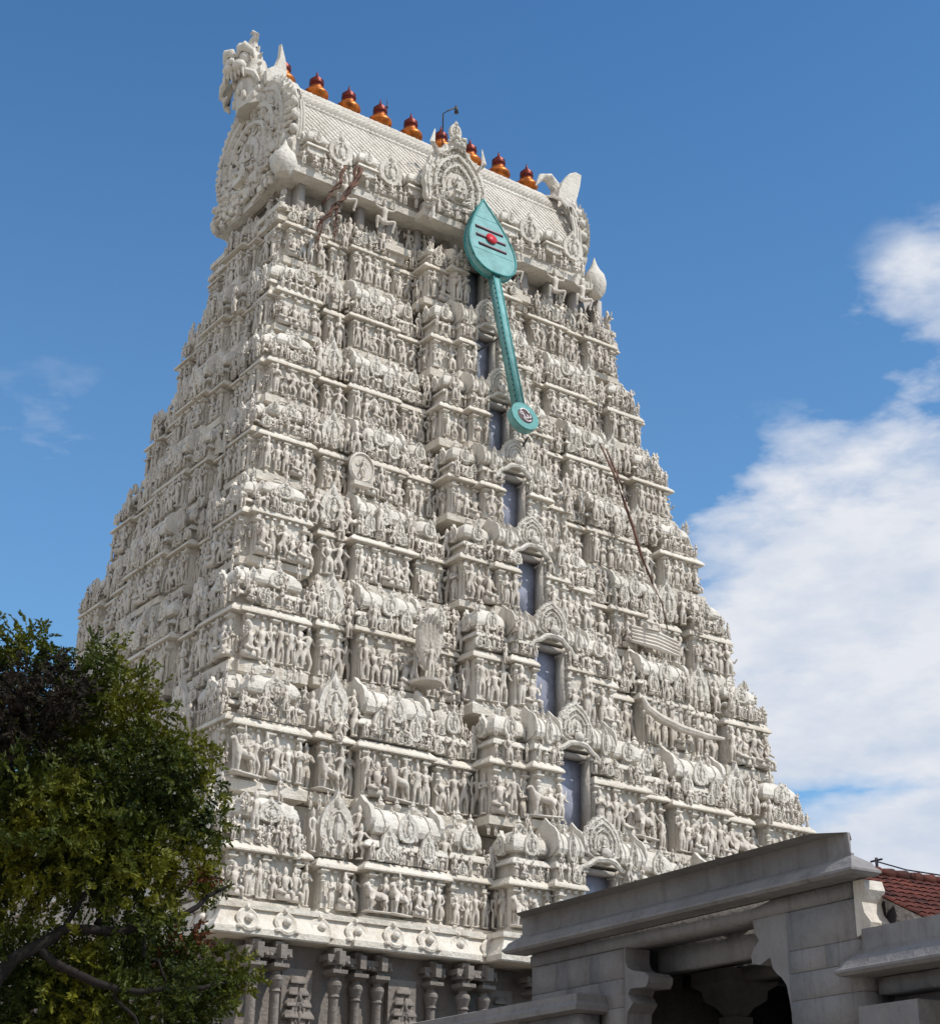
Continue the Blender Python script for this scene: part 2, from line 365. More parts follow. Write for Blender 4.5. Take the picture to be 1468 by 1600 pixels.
def p_sala():                # barrel shrine: x in [-.5,.5] is long, z 0..1
    ps = [box(-.46, .46, -.38, .5, 0, .20), rect_loft(-.46, .46, -.38, .5, kapota(.18, .12, .10)), box(-.42, .42, -.28, .5, .28, .42)]
    pr = [(.40, -.36), (.42, -.44), (.50, -.48), (.60, -.46), (.70, -.38), (.79, -.24), (.83, -.08), (.84, .06), (.80, .25), (.70, .38), (.42, .45)]
    ps.append(loft([[(x, y, z) for z, y in pr] for x in (-.44, .44)], True, True, True))
    for x in (-.3, -.1, .1, .3): ps.append(tube([(x, y*1.03, z+.012) for z, y in pr[1:8]], .012, 4))
    for x in (-.46, .46):    # gable plates
        o = [(math.cos(a)*.50, .62+math.sin(a)*(.30 if math.sin(a) > 0 else .24)) for a in np.linspace(-.5*math.pi, 1.5*math.pi, 17)[:-1]]
        o = [(y, z+(.10 if abs(y) < .06 and z > .7 else 0)) for y, z in o]
        ps.append(tf(prism_y(o, -.03, .03), (x, 0, 0), rz=math.pi/2))
    for x in (-.22, 0, .22): ps.append(tf(STUPI, (x, 0, .82), s=(.5, 1.2, .26)))
    ps.append(tf(NASI, (0, -.47, .32), s=(.26, .5, .48)))
    for x in (-.44, -.15, .15, .44): ps.append(tf(PIL, (x, -.39, 0), s=(.5, .9, .22)))
    return join(*ps)
def arch_plate(lobes=15, seed=1, curls=46, hero=True, full=False):
    """ornate horseshoe plate: width 1 (x +-.5), height ~1.15, facing -y, thickness .12"""
    rr = random.Random(seed)
    base = [(.12, -.02), (.28, .0), (.46, .10), (.50, .28), (.50, .48), (.45, .66), (.36, .80), (.24, .92), (.10, 1.0), (0, 1.06)]
    if full: base = [(.12, -.02), (.28, .0), (.40, .10), (.45, .28), (.49, .48), (.50, .62), (.45, .78), (.35, .90), (.18, .99), (0, 1.04)]
    half = []
    for (x0, z0), (x1, z1) in zip(base[:-1], base[1:]):
        for k in range(3):
            f = k/3; x, z = x0+(x1-x0)*f, z0+(z1-z0)*f
            if z > .1:
                nx, nz_ = x, (z-.45); L = math.hypot(nx, nz_); q = (.035 if k == 1 else 0)+(.015 if k == 2 else 0)
                x += nx/L*q; z += nz_/L*q+q*.5
            half.append((x, z))
    outl = half+[(0, 1.08)]+[(-x, z) for x, z in half[::-1]]
    ps = [prism_y(outl, -.045, .06)]
    for sc, rad, yy in ((.93, .022, -.05), (.72, .03, -.07), (.50, .022, -.08)):
        pts = [(x*sc, yy, .40+(z-.40)*sc) for x, z in base]; pts = pts+[(-x, y, z) for x, y, z in pts[-2::-1]]
        ps.append(tube(pts, rad, 5))
    for k in range(curls):
        a = rr.uniform(-.9, math.pi+.9); d = rr.uniform(.20, .43); x, z = math.cos(a)*d, .44+math.sin(a)*d*1.1
        if rr.random() < .5: ps.append(ell((x, -.06, z), (rr.uniform(.015, .03), .05, rr.uniform(.015, .035)), 5, 4))
        else:
            b0 = rr.uniform(0, 6.28); q = rr.uniform(.025, .045)
            ps.append(tube([(x+q*math.cos(b0+u), -.06, z+q*math.sin(b0+u)) for u in np.linspace(0, 4.2, 6)], (.012, .014, .014, .012, .01, .006), 4))
    for i in range(14):      # flame ribs on the rim
        a = -.35+i*(math.pi+.7)/13; c, s = math.cos(a), math.sin(a)
        ps.append(tube([(c*.40, -.045, .45+s*.46), (c*.50, -.05, .45+s*.58+.02)], (.018, .008), 4))
    if hero:
        ps.append(prism_y([(math.cos(a)*.17, .38+math.sin(a)*.22) for a in np.linspace(-1.57, 4.71, 17)[:-1]], -.075, 0))
        ps.append(tf(LO[5], (0, -.10, .20), s=(.36, .5, .36)))
        for s in (-1, 1): ps.append(tf(LO[0], (s*.24, -.07, .16), s=(.26, .4, .26)))
    return join(*ps)
def crescent(pts_in, th):
    return prism_y(pts_in, -th, th)
def kirti():                 # lion-face boss, ~1 wide 1 high, facing -y
    ps = [ell((0, .05, .56), (.33, .32, .36), 14, 9), ell((0, .12, .25), (.25, .25, .30), 12, 7)]
    for s in (-1, 1):
        ps.append(ell((s*.16, -.22, .56), (.10, .11, .10), 12, 8))            # eyeball
        ps.append(tube([(s*.03, -.27, .60), (s*.09, -.31, .70), (s*.20, -.30, .73), (s*.30, -.20, .64), (s*.31, -.14, .54)], (.03, .075, .09, .06, .02), 8))
        ps.append(ell((s*.11, -.30, .38), (.14, .13, .10), 12, 7))            # snout lobe
        ps.append(tube([(s*.20, -.22, .30), (s*.36, -.16, .22), (s*.42, -.1, .06), (s*.34, -.1, -.02), (s*.26, -.12, .04)], (.06, .07, .06, .05, .02), 6))
        ps.append(tube([(s*.30, .0, .34), (s*.44, .05, .14), (s*.42, .08, -.04), (s*.36, .1, -.14)], (.10, .10, .07, .02), 6))
        for k in range(5):
            a = -.6+k*.42; ps.append(tube([(s*.30*math.cos(a), .02, .56+.32*math.sin(a)), (s*.40*math.cos(a), .0, .56+.43*math.sin(a)+.02)], (.06, .01), 5))
    for k in range(6): ps.append(tube([(-.20+k*.08, -.31, .31), (-.215+k*.086, -.31, .23), (-.22+k*.088, -.28, .15 if k in (0, 2, 3, 5) else .2)], (.03, .034, .006), 6))
    ps.append(ell((0, -.40, .46), (.07, .06, .06), 9, 6))
    ps.append(tube([(0, .10, .86), (.0, .14, .98), (.04, .14, 1.10), (.10, .12, 1.20), (.05, .10, 1.27), (-.02, .10, 1.25)], (.24, .16, .10, .08, .05, .015), 8, .5))
    ps.append(ell((0, -.18, .84), (.08, .08, .08), 7, 5))
    return join(*ps)
KUTA = [p_kuta('square'), p_kuta('round')]; SALA = p_sala(); PLATES = [arch_plate(seed=k) for k in range(3)]; KIRTI = kirti()

# ------------------------------------------------------------------ the gopuram: collectors keep the 100 largest of each repeated part as objects of their own
class Bag:
    def __init__(s, name, m, smooth=None): s.name, s.m, s.smooth, s.items, s.pr = name, m, smooth, [], {}
    def add(s, key, p, mw): s.pr[key] = p; s.items.append((key, mw))
    def emit(s, parent, limit=100, hide=None):
        def score(it):
            c = np.array(it[1].translation); v = c-CAM; d = v@CF
            u, w = (v@CR)/d*2567/734, (v@CU)/d*2567/800
            mat3 = it[1].to_3x3(); n = mat3@Vector((0, -1, 0)); vis = n.dot(Vector(tuple(-v)))
            sz = abs(mat3.determinant())**(1/3)/d
            return sz*(1 if vis > 0 else .01)*(1 if abs(u) < 1 and abs(w) < 1 else .01)
        its = sorted(s.items, key=score, reverse=True)
        meshes = {}
        big, rest = (its, []) if len(its) <= limit else (its[:limit-1], its[limit-1:])
        for key, mw in big:
            if key not in meshes: meshes[key] = mesh(s.name, s.pr[key], s.m, s.smooth)
            ob(s.name, meshes[key], parent, mw=mw)
        if rest:
            Vs, Ls, Ss = [], [], []; off = 0; cache = {}
            for key, mw in rest:
                V, F = s.pr[key.replace('HI', 'LO') if key.startswith('HI') else key]
                k2 = id(F)
                if k2 not in cache: cache[k2] = (np.fromiter((i for f in F for i in f), np.int32), np.fromiter((len(f) for f in F), np.int32))
                A = np.array(mw); Vs.append(V@A[:3, :3].T+A[:3, 3]); Ls.append(cache[k2][0]+off); Ss.append(cache[k2][1]); off += len(V)
            me = raw_mesh(s.name, np.concatenate(Vs), np.concatenate(Ls), np.concatenate(Ss), s.m, s.smooth)
            ob(s.name, me, parent, kind='stuff')
tower = thing('temple_tower', 'tall white temple gateway tower covered in carved stucco figures, narrowing to a barrel roof', 'temple tower')
ZL = [8.02, 10.04, 13.56, 17.10, 20.355, 23.44, 26.42, 29.46, 32.58]
AL = [11.54, 11.23, 10.67, 10.09, 9.55, 9.02, 8.50, 7.95, 7.42]
BL = [9.81, 9.15, 8.04, 6.95, 5.98, 5.09, 4.25, 3.45, 2.75]
ZS = [8.40]+[ZL[i]+.45*(ZL[i+1]-ZL[i]) for i in range(1, 8)]+[33.5]   # sill of storey i+1
for B in (): pass
statues = Bag('statue', STAT, True); pil = Bag('pilaster', LIME, 40); kut = Bag('domed_shrine', LIME, 35); sal = Bag('barrel_shrine', LIME, 35)
nas = Bag('horseshoe_tablet', LIME, 35); plates = Bag('arch_plate', LIME, 40); knobs = Bag('finial_knob', LEDGE, True)
for k in range(len(LO)): statues.pr['LO%d' % k] = LO[k]; statues.pr['HI%d' % k] = HI[k]
for k in range(2): statues.pr['LOa%d' % k] = ANI_LO[k]; statues.pr['HIa%d' % k] = ANI_HI[k]
rs = random.Random(11)
def put(bag, key, p, RZ, s, d, z, sc, rz=0.0, rx=0.0):
    mw = Matrix.Rotation(RZ, 4, 'Z')@Matrix.Translation((s, -d, z))@Matrix.Rotation(rz, 4, 'Z')@Matrix.Rotation(rx, 4, 'X')@Matrix.Diagonal((*sc, 1))
    bag.add(key, p, mw)
def stat(RZ, s, d, z, h, kinds=(0, 1, 2, 3, 4, 6), w=None):
    k = rs.choice(kinds); key = 'HI%s' % k if not isinstance(k, str) else 'HI'+k
    p = statues.pr[key]; w = w or h*rs.uniform(.92, 1.15)
    put(statues, key, p, RZ, s, d, z, (w*(1 if rs.random() < .5 or isinstance(k, str) else -1) if False else w, h*1.0, h*rs.uniform(.93, 1.05)), rz=rs.uniform(-.35, .35))
FRONT = [('K', 1.0, .815, .20), ('P', .755, .675, .02), ('S', .640, .435, .26), ('K2', .400, .290, .08), ('Q', .265, .150, .85), ('B', .145, .057, 1.15)]
SIDE = [('K', 1.0, .74, .18), ('P', .66, .54, .05), ('Q', .46, .27, .32), ('S0', .22, -.22, .50)]
def storey(i):
    """i = 1..8: the wall under ledge i and the row of shrines on it"""
    zs, zl, zn = ZS[i-1], ZL[i], ZS[i]
    a, b = AL[i]-.30, BL[i]-.30
    a2, b2 = AL[min(i+1, 8)]-.30, BL[min(i+1, 8)]-.30
    T = []; Lg = []; Rc = []; Wn = []
    top = zn+.12
    Rc.append(box(-(a-.45), a-.45, -(b-.45), b-.45, zs-.05, zl))
    Rc.append(box(-(a2-.38), a2-.38, -(b2-.38), b2-.38, zl-.01, top+.02))
    wh0 = zs+.30; wh = zl-.30-wh0; hh = (zn-zl)
    for RZ, L, H, PL, L2, H2, det in ((0, a, b, FRONT, a2, b2, True), (-math.pi/2, b, a, SIDE, b2, a2, True), (math.pi/2, b, a, SIDE, b2, a2, True), (math.pi, a, b, FRONT, a2, b2, False)):
        rot = lambda p: tf(p, rz=RZ)
        # continuous recessed wall ledge and sill
        gap = .10*a if RZ == 0 else 0
        for q0, q1 in (((-L+.3, -gap), (gap, L-.3)) if gap else ((-L+.3, L-.3),)):
            Lg.append(rot(rect_loft(q0, q1, -(H-.30), 0, kapota(zl-.34, .27, .20))))
            Lg.append(rot(rect_loft(q0, q1, -(H-.30), 0, [(zs-.06, 0), (zs-.02, .10), (zs+.16, .10), (zs+.2, .02)])))
        prev = None
        segs = []
        for (ty, u0, u1, pr) in PL:
            for sg in ((-1, 1) if ty != 'S0' else (1,)):
                x0, x1 = sorted((sg*u0*L, sg*u1*L)) if ty != 'S0' else (-.22*L, .22*L)
                segs.append((ty, x0, x1, pr))
        for ty, x0, x1, pr in segs:
            w = x1-x0; c = (x0+x1)/2; pr += rs.uniform(-.04, .04); d = H+pr; dz = rs.uniform(-.11, .07); ko = rs.uniform(.15, .26)
            corner = ty == 'K'
            if corner and RZ in (0, math.pi):
                # corner bays belong to both faces; extend around
                pass
            T.append(rot(rect_loft(x0+.02, x1-.02, -d, -(H-.5), [(wh0-.02, 0), (zl-.24+dz, 0)])))
            lx0, lx1 = (x0+ko-.02, x1) if ty == 'B' and x0 > 0 else ((x0, x1-ko+.02) if ty == 'B' else (x0, x1))
            # sill block: broad plain band with an undercut
            Lg.append(rot(rect_loft(lx0, lx1, -d, -(H-.5), [(zs-.05+dz, .02), (zs-.02+dz, ko-.04), (zs+.20+dz*.5, ko-.02), (zs+.23, .06), (zs+.30, .03)])))
            Lg.append(rot(rect_loft(lx0, lx1, -d, -(H-.5), kapota(zl-.28+dz, .26, ko))))
            # dentil row under the ledge
            nd_ = max(2, int(w/.22))
            T.append(rot(join(*[box(x0+(k+.5)*w/nd_-.05, x0+(k+.5)*w/nd_+.05, -d-.11, -d, zl-.36+dz, zl-.28+dz) for k in range(nd_)])))
            if det:
                npil = {'K': 3, 'P': 2, 'S': 4, 'K2': 2, 'Q': 2, 'B': 2, 'S0': 4}[ty]
                for k in range(npil):
                    f = k/(npil-1); put(pil, 'p', PIL, RZ, x0+.09+(w-.18)*f, d+.05, wh0, (1.15, 1.15, wh))
                # statues along the wall
                ns = max(1, int(w/.30)); row = rs.random()
                for k in range(ns):
                    s_ = x0+(k+.5)*w/ns+rs.uniform(-.03, .03)
                    q = rs.random()
                    if w > 1.6 and k % 3 == 1 and q < .30: stat(RZ, s_, d+.20, wh0, wh*.78, (5,), w=wh*.9)
                    elif i <= 2 and q < .15: stat(RZ, s_, d+.26, wh0-.02, wh*.95, ('a0', 'a1'), w=wh*.80)
                    else: stat(RZ, s_, d+.10+rs.uniform(0, .14), wh0-.02, wh*rs.uniform(.66, .97), (0, 1, 2, 3, 4, 6, 5), w=wh*rs.uniform(.72, .98))
                if w > 1.5 and rs.random() < .3: put(nas, 'n', NASI, RZ, c, d+.06, wh0, (wh*.8, .5, wh*.95))
                # small knob figures standing on the ledge
                n2 = max(2, int(w/.21))
                for k in range(n2):
                    s_ = x0-.05+(k+.5)*(w+.1)/n2
                    if rs.random() < .88: stat(RZ, s_, d+.13+rs.uniform(-.03, .05), zl-.04, rs.uniform(.34, .54), (3, 5, 0, 6), w=rs.uniform(.36, .5))
                    else: put(nas, 'n', NASI, RZ, s_, d+.12, zl-.05, (.32, .6, .38))
                if ty in ('K', 'Q', 'K2'):
                    for e_ in (x0-.06, x1+.06):      # figures on the returns of projecting bays
                        if pr > .3: 
                            for dd in (.25, .6): stat(RZ+(-math.pi/2 if e_ < c else math.pi/2)*0, e_, H+pr-dd, wh0, wh*.9)
            # shrine on the ledge
            bz = zl-.02; sh = (zn-zl)*rs.uniform(.98, 1.08)
            dep = 1.15 if H > 3 or True else .8
            y0 = d-.02-dep/2+.12
            if ty in ('K', 'Q'): kf_ = .90 if ty == 'K' else 1.0; put(kut, 'k0', KUTA[0], RZ, c-(.05*w*(1 if c > 0 else -1) if ty == 'K' else 0), y0-(.08 if ty == 'K' else 0), bz, (w*kf_, dep, sh*1.04*(.92 if ty == 'K' else 1)))
            elif ty == 'K2': put(kut, 'k1', KUTA[1], RZ, c, y0, bz, (w*1.05, dep, sh*1.08))
            elif ty in ('S', 'S0', 'B'): put(sal, 's', SALA, RZ, c, y0, bz, (w*1.04, dep*1.05, sh*1.04))
            elif ty == 'P':
                T.append(rot(box(x0+.05, x1-.05, -d+.1, -(H-1.0), bz, bz+sh*.75)))
                put(nas, 'n', NASI, RZ, c, d-.02, bz+.05, (w*1.15, 1.0, sh*.98))
            if ty in ('S', 'S0') and det:
                for s2 in (-.27, .27): put(nas, 'n', NASI, RZ, c+s2*w, y0+dep*.5+.03, bz+.12, (w*.20, .6, sh*.45))
        # recess fillers: statues between the bays, some tall ones rising past the ledge
        xs = sorted([(x0, x1) for _, x0, x1, _ in segs])
        for (p0, p1), (n0, n1) in zip(xs[:-1], xs[1:]):
            c = (p1+n0)/2; g = n0-p1
            if RZ == 0 and abs(c) < .3: continue
            if det:
                stat(RZ, c, H-.05, wh0, wh*.95)
                stat(RZ, c, H+.15, zl-.02, rs.uniform(.8, 1.15), (0, 1, 4, 2, 6), w=.95)
                if rs.random() < .45: stat(RZ, c+rs.uniform(-.2, .2), H+.02, zl+.45, rs.uniform(.7, .95), (4, 0, 2), w=.9)
        if det:
            for k in range(int(L*12)):
                s_ = rs.uniform(-L*.98, L*.98)
                if abs(s_) < .7 and RZ == 0: continue
                prj = next((p_ for _, q0, q1, p_ in segs if q0-.05 < s_ < q1+.05), -.1)
                f = rs.random(); z_ = zl+f*(zn-zl)*.8; h_ = rs.uniform(.20, .42)
                if rs.random() < .82: stat(RZ, s_, H+prj+.16-f*.35, z_, h_*1.3, (0, 2, 3, 4, 5, 6), w=h_*1.2)
                else: put(nas, 'n', NASI, RZ, s_, H+prj+.12-f*.3, z_, (h_*.8, .6, h_), rz=rs.uniform(-.4, .4))
            for k in range(int(L*1.3)):   # taller figures climbing over ledges
                s_ = rs.uniform(-L*.98, L*.98)
                if abs(s_) < .7 and RZ == 0: continue
                prj = next((p_ for _, q0, q1, p_ in segs if q0-.05 < s_ < q1+.05), -.1)
                stat(RZ, s_, H+prj+.24, zl+rs.uniform(-.45, .35), rs.uniform(.6, .95), (0, 1, 2, 4, 6))
        if det:
            for sg in (-1, 1):
                for k in range(7):
                    zz_ = rs.uniform(wh0, zl-.6) if k < 4 else zl+rs.uniform(0, .2); stat(RZ, sg*(L+rs.uniform(-.15, .08) if k < 4 else L-rs.uniform(.0, .35)), H+rs.uniform(.05, .24), zz_, rs.uniform(.35, .6), (0, 1, 2, 4, 6, 5))
        # figures leaning on the sill block above the shrines
        if det:
            for k in range(int(L*1.6)):
                s_ = rs.uniform(-L*.92, L*.92)
                if abs(s_) < .8 and RZ == 0: continue
                stat(RZ, s_, H-.30+rs.uniform(.0, .35), zn-.32, rs.uniform(.35, .5), (3, 5, 0), w=.45)
    # central window niche on the front
    wx = .057*a; dj = b+1.15
    zw0, zw1 = zs+.12, zl+.02
    pb = b+.68
    Wn.append(('window_niche', box(-wx+.004, wx-.004, -pb, -(b-.46), zs-.1, zl+.75), BLUEJ))
    for s_ in (-1, 1): Wn.append(('window_jamb', box(*sorted((s_*(wx-.004), s_*(wx-.05))), -(dj-.03), -pb, zs, zl+.5), LIME if s_ > 0 else BLUEJ))
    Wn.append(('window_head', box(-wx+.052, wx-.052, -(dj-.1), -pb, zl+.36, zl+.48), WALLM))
    return T, Lg, Rc, Wn
for i in range(1, 9):
    T, Lg, Rc, Wn = storey(i)
    st_ = obj('storey', join(*T, *Rc), LIME, tower, 40, label=None)
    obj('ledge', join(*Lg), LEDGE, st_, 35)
    for nm, p, m in Wn: wn = obj(nm, p, m, st_)
    a, b = AL[i]-.30, BL[i]-.30; wx = .057*a; hk_ = .72 if i < 6 else .5
    # torana arch over each window: scalloped hood with curled ends
    z1 = ZL[i]+.46; d = b+1.12; wv = wx*1.0
    pts = [(-wv*1.5, -d-.1, z1-.28), (-wv*1.25, -d-.12, z1-.02), (-wv*.9, -d-.15, z1+.05), (-wv*.5, -d-.18, z1+.22), (0, -d-.2, z1+.26), (wv*.5, -d-.18, z1+.22), (wv*.9, -d-.15, z1+.05), (wv*1.25, -d-.12, z1-.02), (wv*1.5, -d-.1, z1-.28)]
    hood = join(tube(pts, [hk_*q_ for q_ in (.09, .09, .11, .12, .14, .12, .11, .09, .09)], 7), ell((-wv*1.6, -d-.1, z1-.26), (.10, .07, .10), 8, 5), ell((wv*1.6, -d-.1, z1-.26), (.10, .07, .10), 8, 5),
                box(-wx*1.1, wx*1.1, -d, -(b-.4), z1+.12, z1+.30), ell((0, -d-.24, z1+.42), (.16, .12, .16), 8, 5))
    obj('window_hood', hood, LIME, st_, 40)
    if i < 8:
        put(plates, 'a%d' % (i % 3), PLATES[i % 3], 0, 0, b+1.14, ZL[i]+.72, (wx*2+.0, 1.2, (ZS[i]+.40-ZL[i]-.72)/1.08))
# bottom storey statues are joined by carved scroll base
pbase = []

# ---- griva and barrel roof
RX = -0.7
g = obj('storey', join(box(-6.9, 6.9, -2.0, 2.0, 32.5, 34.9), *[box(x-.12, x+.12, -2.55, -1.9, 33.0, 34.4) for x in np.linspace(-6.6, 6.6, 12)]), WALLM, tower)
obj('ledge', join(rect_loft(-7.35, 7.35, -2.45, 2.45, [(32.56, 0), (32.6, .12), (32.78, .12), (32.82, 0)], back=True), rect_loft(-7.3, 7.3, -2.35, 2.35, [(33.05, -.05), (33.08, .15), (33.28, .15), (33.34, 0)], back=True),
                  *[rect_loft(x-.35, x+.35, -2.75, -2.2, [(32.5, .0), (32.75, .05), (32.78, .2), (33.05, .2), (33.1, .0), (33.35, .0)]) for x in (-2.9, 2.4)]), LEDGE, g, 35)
EY = 3.05; X0, X1 = RX-6.75, RX+6.55
eave = join(rect_loft(X0, X1, -EY, 2.3, [(34.34, -.35), (34.38, 0), (34.62, .03), (34.66, -.04), (34.70, -.2), (34.9, -.2)], back=True),
            rect_loft(-1.65+RX*.9, 1.65+RX*.9-.1, -EY-.55, -EY, [(34.22, -.2), (34.26, 0), (34.48, .05), (34.52, 0), (34.58, -.15), (35.0, -.15)]))
PR = [(-2.70, 34.9), (-2.80, 35.35), (-2.74, 35.9), (-2.56, 36.5), (-2.30, 37.15), (-2.0, 37.8), (-1.67, 38.45), (-1.28, 39.1), (-.85, 39.65), (-.45, 39.92), (0, 40.0)]
full = PR+[(-y*.8, z) for y, z in PR[-2::-1]]
barrel = loft([[(x, y, z) for y, z in full] for x in (X0+.25, X1-.25)], True, True, True)
roof = obj('barrel_roof', join(eave, barrel), LIME, tower, 30)
def on_prof(t_):             # t 0..1 along the front half profile
    k = t_*(len(PR)-1); i = min(int(k), len(PR)-2); f = k-i
    return PR[i][0]+(PR[i+1][0]-PR[i][0])*f, PR[i][1]+(PR[i+1][1]-PR[i][1])*f
lat = []
for band, (ta, tb, stp, nseg) in enumerate(((.12, .56, .27, 5), (.60, .95, .19, 5))):
    x = X0+.3-2.2
    while x < X1+2.2:
        for sg in (-1, 1):
            pts = []
            for k in range(nseg+1):
                t_ = ta+(tb-ta)*k/nseg; y, z = on_prof(t_); xx = x+sg*(k/nseg-.5)*(2.3 if band == 0 else 2.0)
                if X0+.3 < xx < X1-.3: pts.append((xx, y-.01, z+.01))
            if len(pts) > 1: lat.append(tube(pts, .024, 3))
        x += stp
for t_, r_ in ((.08, .07), (.10, .05), (.57, .07), (.585, .04), (.97, .06)):
    y, z = on_prof(t_); lat.append(tube([(X0+.3, y, z), (X1-.3, y, z)], r_, 6))
obj('roof_lattice', join(*lat), LIME, roof, True)
kn = p_stupi()
obj('ridge_crest', join(*[ell((x, -.35, 39.98), (.11, .10, .14), 6, 4) for x in np.arange(X0+.4, X1-.3, .42)], *[ell((x, .35, 39.98), (.11, .10, .14), 6, 4) for x in np.arange(X0+.4, X1-.3, .42)], box(X0+.3, X1-.3, -.4, .4, 39.8, 39.95)), WHITEP, roof, True)
# small aediculae and tablets along the roof
for k, x in enumerate(np.linspace(X0+.95, X1-.95, 12)):
    if abs(x-RX) < 1.6: continue
    y, z = on_prof(.16)
    if k % 2: put(nas, 'n', NASI, 0, x, -y+.25, 35.35, (.95, 1.0, 1.25)); 
    else: put(kut, 'k0', KUTA[0], 0, x, -y+.12, 35.2, (.85, .8, 1.25))
    for dx in (-.42, .42): stat(0, x+dx, 3.12, 34.72, .62, (0, 5, 3), w=.6)
    if rs.random() < .9: stat(0, x, 3.2, 34.72, .6, (5, 3), w=.6)
for x in np.arange(-6.5, 6.6, .62):
    if rs.random() < .75: stat(0, x+rs.uniform(-.1, .1), 2.45, 33.3 if rs.random() < .6 else 32.8, rs.uniform(.85, 1.1), (0, 1, 2, 5, 6))
for x, z in ((-5.2, 33.55), (-3.6, 33.25), (2.0, 33.3), (4.0, 33.2), (5.3, 33.3)):
    statues.pr['HIg'] = GI; statues.pr['LOg'] = GI; put(statues, 'HIg', GI, 0, x, 3.1, z, (1.55, 1.5, 1.6))
# corner bays of the griva
for sx in (-1, 1):
    for yy in (-2.3, -1.4, 0., 1.4): stat(-math.pi/2 if sx < 0 else math.pi/2, -yy if sx < 0 else yy, 7.2, 33.1, rs.uniform(.9, 1.3), (0, 1, 4, 5))
# central gabled dormer on the roof front
cx = RX*1.0-.25
put(plates, 'big', arch_plate(seed=9, curls=120), 0, cx, 3.55, 34.7, (2.6, 2.4, 2.9))
dorm = obj('dormer', join(loft([[(cx+dx, y, z) for dx, z in [(math.cos(a)*1.05, 35.9+math.sin(a)*1.45) for a in np.linspace(0, 2*math.pi, 17)[:-1]]] for y in (-3.52, -1.6)], True, True, True),
            tf(KIRTI, (cx, -3.6, 37.2), s=(.95, .9, 1.0)), tf(NASI, (cx, -3.5, 38.1), s=(.5, .8, .75)), *[tube([(cx+s*.85, -3.75, 36.9), (cx+s*1.15, -3.75, 37.35), (cx+s*1.05, -3.75, 37.95)], (.16, .12, .02), 6, .4) for s in (-1, 1)],
            *[tf(PIL, (cx+s*1.1, -3.85, 34.0), s=(1.3, 1.3, .9)) for s in (-1, 1)]), LIME, roof, 40)
for dx in (-1.2, -.8, -.4, 0, .4, .8, 1.2): stat(0, cx+dx, 3.75, 34.5, .6, (0, 5, 3, 1))
obj('window_niche', box(-.5, .3, -2.3, -2.02, 32.9, 34.3), BLUEJ, g)
